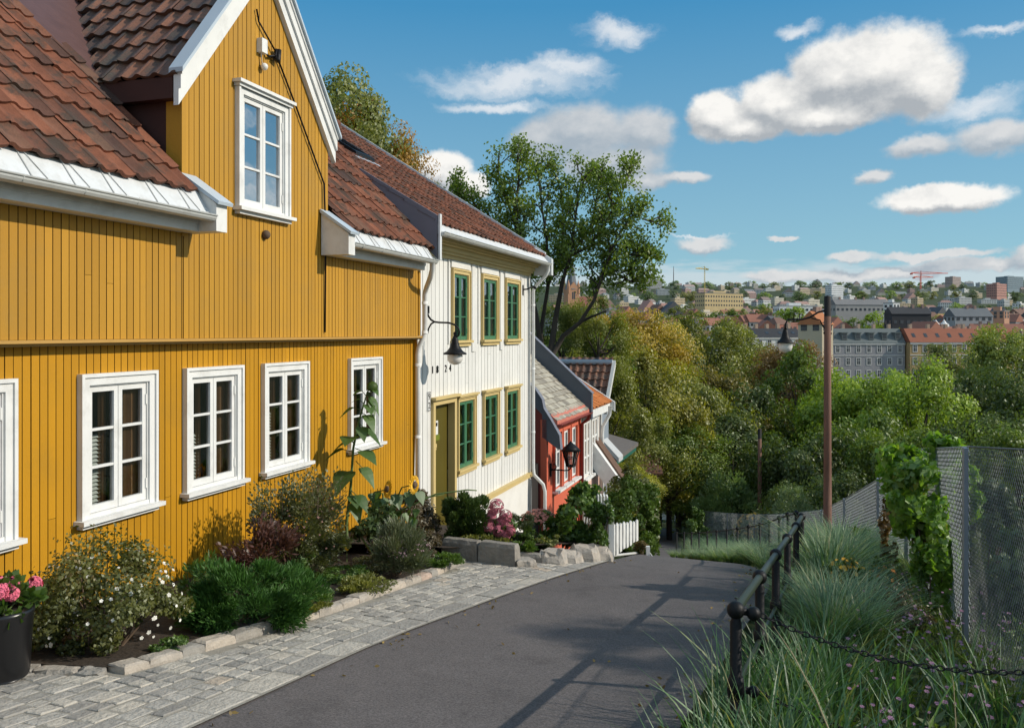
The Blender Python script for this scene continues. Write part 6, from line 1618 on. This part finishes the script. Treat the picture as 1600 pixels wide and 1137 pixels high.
def random_city():
    rr=random.Random(17)
    bands=[(330,430,40,'in the nearest streets beyond the park'),(450,640,60,'in the dense middle of the city'),(680,980,60,'in the dense middle of the city'),(1050,1500,52,'on the lower slope of the far hill'),(1600,2150,58,'on the upper slope of the far hill'),(2250,2800,46,'along the far skyline')]
    for (y0,y1,n,where) in bands:
        for i in range(n):
            Y=rr.uniform(y0,y1); px=870+(1660-870)*((i+rr.random())/n)
            wk=rr.choice(['white','white','cream','pale grey','pale grey','ochre','brick red','pinkish','dark grey'] if Y<1000 else ['white','white','white','cream','pale grey','pale grey','brick red','ochre'])
            fl=rr.random()<(.3 if Y<1000 else .6)
            rk='grey flat' if fl else rr.choice(['red tiled','red tiled','dark slate','brown tiled'])
            w=rr.uniform(10,22) if Y<700 else rr.uniform(10,30); d=rr.uniform(8,12); h=rr.uniform(7,11) if Y<1000 else rr.uniform(6,12)
            rot=rr.choice([rr.uniform(.25,.7),rr.uniform(-.25,.2),rr.uniform(.4,.8)])
            if Y<460: h=rr.uniform(9,12)
            kind='flat' if fl else rr.choice(['gable','gable','hip','cross'])
            art='an ' if wk[0] in 'aeiou' else 'a '
            simple_block(px,Y,w,d,h,rot,WALLS[wk],ROOFS[rk],kind,f'distant {wk} building with {rk} roof {where}',f'{wk} {rk} buildings {where}',wk=wk,rk=rk)
    # trees among them
    for (y0,y1,n,where,r) in [(300,340,10,'at the near edge of the city',(3,5)),(430,460,16,'between the nearest streets',(4,6)),(640,690,26,'in the middle of the city',(5,8)),(980,1060,30,'below the far hill',(6,10)),(1500,1620,30,'half way up the far hill',(7,12)),(2150,2260,28,'near the top of the far hill',(8,14)),(2800,2850,26,'along the far skyline',(8,15))]:
        for i in range(n):
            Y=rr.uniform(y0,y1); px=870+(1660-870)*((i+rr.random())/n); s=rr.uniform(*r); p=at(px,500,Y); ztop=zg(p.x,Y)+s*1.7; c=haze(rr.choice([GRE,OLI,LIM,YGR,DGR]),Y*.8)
            yt=HY-ztop/Y*F_PX
            tree(px,yt,Y,s,s*.85,c,rr.randint(0,2),f'small distant tree {where}',f'small distant trees {where}',True)
random_city()

def landmarks():
    # grey terrace with mansard roof and dormers, red roofed ochre terrace beside it: rotated to catch the sun
    Y=250; k=Y/F_PX
    def terr(px0,px1,yr,ye,Y,rot,wall,roofc,name,label,nwin,dormers,skylights,wk):
        p0=at(px0,yr,Y); p1=at(px1,yr,Y); wdt=(p1.x-p0.x)/math.cos(rot); ze=at(0,ye,Y).z; zr=p0.z; z0=zg(p0.x,Y)-1
        F=frame_at(p0.x,Y,0,rot); R=empty(name,(p0.x,Y,z0),label,'building')
        b=MB(); b.hexa([F(0,0,z0),F(wdt,0,z0),F(wdt,9,z0),F(0,9,z0),F(0,0,ze),F(wdt,0,ze),F(wdt,9,ze),F(0,9,ze)]); b.box(F,0,wdt,-.25,0,ze-.5,ze+.05,1); b.box(F,0,wdt,-.12,0,ze-3.75,ze-3.5,1)
        b.build('wall',[wall,cmat('stucco trim',(.52,.51,.49))],R)
        b=MB(); b.extr([F(-.1,-.35,ze+.06),F(-.1,3.2,zr),F(-.1,5.5,zr),F(-.1,9.3,ze+.06)],[F(wdt+.1,-.35,ze+.06),F(wdt+.1,3.2,zr),F(wdt+.1,5.5,zr),F(wdt+.1,9.3,ze+.06)]); b.build('roof',roofc,R)
        for i in range(nwin):
            c=wdt*(i+.5)/nwin
            for fl in range(4):
                z=ze-2.6-fl*3.6
                b=MB(); b.box(F,c-.75,c+.75,-.09,-.002,z-.25,z+2.0); o=b.build('window',cmat('stucco trim',(.52,.51,.49)),R)
                b=MB(); b.face([F(c-.5,-.10,z),F(c+.5,-.10,z),F(c+.5,-.10,z+1.8),F(c-.5,-.10,z+1.8)]); b.build('pane',WINM,o)
                b=MB(); b.box(F,c-.03,c+.03,-.12,-.101,z,z+1.8); b.box(F,c-.5,c+.5,-.125,-.121,z+1.1,z+1.17); b.build('glazing_bar',WHT,o)
        for i in range(dormers):
            c=wdt*(i+.5)/dormers; z=ze+1.0; b=MB(); b.box(F,c-.8,c+.8,.2,2.2,z,z+1.9); b.box(F,c-.95,c+.95,0.0,2.6,z+1.9,z+2.15); o=b.build('dormer',roofc,R)
            b=MB(); b.face([F(c-.55,.18,z+.3),F(c+.55,.18,z+.3),F(c+.55,.18,z+1.7),F(c-.55,.18,z+1.7)]); b.build('pane',WINM,o)
        for i in range(skylights):
            c=wdt*(i+.5)/skylights; s=(zr-ze-.06)/3.55; q=lambda x,y: F(x,y,ze+.06+(y+.35)*s+.08)
            b=MB(); b.face([q(c-.5,.9),q(c+.5,.9),q(c+.5,1.9),q(c-.5,1.9)]); b.build('skylight',WINM,R)
        for i in range(6):
            c=wdt*(i+.4)/6; b=MB(); b.box(F,c-.4,c+.4,3.4,4.4,zr-.3,zr+1.3); b.build('chimney',cmat('pale brick',(.42,.30,.22)),R)
    terr(1268,1421,513,536,250,.10,cmat('grey stucco',(.27,.265,.28)),cmat('grey slate',(.13,.15,.15)),'grey_terrace','grey stuccoed terrace with white framed windows and slate roof with square dormers',9,7,0,'g')
    terr(1422,1600,513,535,251,.10,cmat('ochre stucco',(.40,.28,.14)),cmat('red tile roof',(.27,.10,.06)),'ochre_terrace','ochre terrace with red tiled roof and skylights right of the grey terrace',11,0,9,'o')
    terr(1150,1262,513,527,235,.22,cmat('white render',(.66,.66,.64)),cmat('black sheet roof',(.04,.042,.048)),'white_terrace','long white rendered building under a black roof, left of the tall lamp post',7,0,5,'w')
    def blk(px0,px1,yt,yb,Y,rot,wk,wall,rk,roof,kind,label,floors=None,d=None,name='building'):
        w=(px1-px0)/F_PX*Y; z1=at(0,yt,Y).z; z0=at(0,yb,Y).z; dd=d or min(w*.6,16)
        wf=max(4,(w-dd*abs(math.sin(rot)))/math.cos(rot))
        return simple_block((px0+px1)/2,Y,wf,dd,z1-z0,rot,wall,roof,kind,label,None,ybase=yb,wk=wk+label[:6],rk=rk+label[:6],floors=floors,name=name)
    blk(1256,1292,506,522,226,.5,'cream',(.5,.42,.3),'orange',(.43,.17,.075),'gable','small building with bright orange tiled roof against the tall lamp post',d=8)
    blk(1085,1162,459,480,800,.42,'ochre',(.52,.38,.17),'grey',(.15,.15,.15),'flat','long ochre office block with rows of dark windows below the yellow crane',3,15,'office_block')
    blk(1210,1275,479,496,560,.12,'white',(.72,.72,.70),'grey',(.35,.35,.35),'flat','long white modern block with large square windows left of the tall lamp post',2,10,'apartment_block')
    blk(1289,1318,446,466,1500,.5,'white',(.70,.71,.72),'white',(.5,.5,.5),'flat','white apartment slab standing above its neighbours right of the lamp post top',6,14,'apartment_block')
    blk(1001,1033,437,453,2250,.3,'grey',(.33,.30,.28),'grey',(.3,.28,.26),'flat','brown-grey tower block on the skyline right of the big tree',7,30,'tower_block')
    blk(1540,1574,444,464,1500,.6,'red',(.42,.13,.07),'brown',(.2,.09,.07),'flat','red brick block with rounded corner below the glass office',5,18,'apartment_block')
    blk(1557,1598,433,452,2000,.4,'glass',(.10,.17,.22),'glass',(.12,.16,.18),'flat','blue glass office block on the skyline at the right',6,30,'office_block')
    blk(1477,1501,433,445,2500,.5,'red',(.36,.17,.10),'brown',(.2,.1,.08),'flat','small red-brown block on the wooded skyline',5,24,'apartment_block')
    blk(1386,1450,490,509,380,.06,'black',(.03,.03,.034),'black',(.035,.035,.04),'gable','long black-clad building with black roof above the grey terrace',1,7,'hall')
    blk(1297,1388,476,488,520,.14,'grey',(.30,.29,.28),'dark',(.17,.165,.165),'gable','long low building with dark grey roof right of the lamp post top',1,8,'hall')
    blk(1384,1402,474,490,500,.3,'white',(.74,.74,.72),'grey',(.3,.3,.3),'flat','bright white gable end at the right of the long grey roof',2,8)
    blk(1550,1568,487,500,420,.5,'salmon',(.50,.27,.17),'grey',(.3,.25,.22),'flat','salmon rendered block above the red tiled terrace',2,9)
    blk(1480,1545,494,504,400,.1,'grey',(.3,.31,.32),'dark',(.12,.13,.14),'gable','long grey roofed row behind the red tiled terrace',1,9,'hall')
    for px,yt,Y,r in ((1305,494,440,6),(1335,496,432,5),(1372,486,436,8),(1240,478,520,7),(1225,480,525,6),(1190,478,640,10),(1150,482,620,9),(1120,486,600,9),(1085,484,590,8),(1060,478,610,8),(1410,512,360,4),(1035,488,420,6)):
        tree(px,yt,Y,r,r*.8,random.choice([GRE,OLI,LIM]),random.randint(0,2),'leafy street tree standing among the nearer roofs of the city','leafy street trees among the nearer roofs',True)
    p=at(1030,790,76); q=at(1104,792,74); b=MB(); z=zg(p.x,p.y); b.hexa([(p.x,p.y,z-1),(q.x,q.y,z-1),(q.x,q.y+.4,z-1),(p.x,p.y+.4,z-1),(p.x,p.y,p.z+.4),(q.x,q.y,q.z+.4),(q.x,q.y+.4,q.z+.4),(p.x,p.y+.4,p.z+.4)]); tag(b.build('garden_wall',PLAS,loc=(p.x,p.y,z)),'low pale garden wall at the bottom of the lane behind the paired poles','wall')
    # white tents
    for x,y,Y,lab in ((1052,503,260,'small white pointed tent left of the park trees'),(1462,499,380,'small white tent right of the black hall'),(1475,499,381,'second white tent beside the slightly larger one')):
        p=at(x,y,Y); b=MB(); w=2.2; z=p.z; b.lathe((p.x,Y,z-5),[(w,0),(w,2.6),(w*.45,3.6),(.05,5)],8,sm=False); tag(b.build('tent',WHT,loc=(p.x,Y,z-5)),lab,'tent')
    # church with spire
    Y=600; p=at(893,398,Y); s=Y/F_PX; z0=zg(p.x,Y)
    R=empty('church',(p.x,Y,z0),'brick church tower with grey pointed spire seen through the big tree','church')
    b=MB(); zb=at(0,452,Y).z; b.lathe((p.x,Y,0),[(4.9,zb),(4.2,zb+1),(2.6,zb+10),(.05,p.z)],8,sm=False); b.build('spire',cmat('spire slate',(.17,.185,.20)),R)
    F=frame_at(p.x,Y,0,.3); b=MB(); b.box(F,-4.2,4.2,-4.2,4.2,z0,zb); 
    for a,c in ((-3.6,-3.6),(3.6,-3.6),(3.6,3.6),(-3.6,3.6)): b.lathe(F(a,c,0),[(1.1,zb-3),(1.1,zb+2),(.05,zb+6.5)],6,sm=False)
    b.extr([F(-4.3,-4.3,zb-.5),F(0,-4.3,zb+5),F(4.3,-4.3,zb-.5)],[F(-4.3,4.3,zb-.5),F(0,4.3,zb+5),F(4.3,4.3,zb-.5)]); b.build('tower',cmat('church brick',(.44,.24,.14)),R)
    b=MB(); b.box(F,-1.1,-.2,-4.3,-4.2,zb-7,zb-2); b.box(F,.2,1.1,-4.3,-4.2,zb-7,zb-2); b.build('window',WINM,R)
    b=MB(); b.extr([F(4.2,-6,zb-12),F(4.2,0,zb-5),F(4.2,6,zb-12)],[F(24,-6,zb-12),F(24,0,zb-5),F(24,6,zb-12)]); b.build('nave_roof',cmat('church roof',(.22,.09,.07)),R)
    # tower cranes and mast
    def crane(px,yt,yb,Y,jl,jr,col,label):
        s=Y/F_PX; p=at(px,yb,Y); z1=at(0,yt,Y).z; m=cmat(label[:12],col); R=empty('tower_crane',(p.x,Y,p.z),label,'crane')
        w=.9*s*.9; b=MB()
        n=10
        for a in (-1,1):
            b.tube([(p.x+a*w*.8,Y,p.z-10),(p.x+a*w*.8,Y,z1)],w*.35,4)
        for i in range(n): b.tube([(p.x-w*.8,Y,p.z+(z1-p.z)*i/n),(p.x+w*.8,Y,p.z+(z1-p.z)*(i+1)/n)],w*.22,4)
        b.build('mast',m,R)
        b=MB(); b.tube([(p.x-jl*s,Y,z1+jl*s*.06),(p.x,Y,z1-.2*s)],.7*s,4); b.tube([(p.x,Y,z1-.2*s),(p.x+jr*s,Y,z1)],.6*s,4); b.tube([(p.x-jl*s*.9,Y,z1+jl*s*.06),(p.x,Y,z1+3*s),(p.x+jr*s*.8,Y,z1+.4*s)],.3*s,4); b.tube([(p.x,Y,z1),(p.x,Y,z1+4*s)],.6*s,4); b.build('jib',m,R)
        b=MB(); e=(jl if jl<jr else -jr); b.box(W,p.x-e*s-2*s,p.x-e*s+2*s,Y-1,Y+1,z1-2*s,z1+.3*s); b.build('counterweight',m,R)
    crane(1101,420,452,1300,14,4,(.52,.40,.10),'yellow tower crane above the ochre office block')
    crane(1439,427,446,2100,15,42,(.50,.12,.09),'upper red tower crane with a long jib on the right skyline')
    crane(1438,433,446,2150,10,20,(.50,.14,.10),'lower red tower crane with a shorter jib on the right skyline')
    p=at(1052.5,450,2400); b=MB(); b.tube([p-Vector((0,0,20)),at(1052.5,430,2400),at(1052.5,416,2400)],[1.3,1.1,.6],5); tag(b.build('radio_mast',cmat('mast',(.12,.10,.10)),loc=p-Vector((0,0,20))),'thin radio mast on the skyline left of the yellow crane','mast')
landmarks()
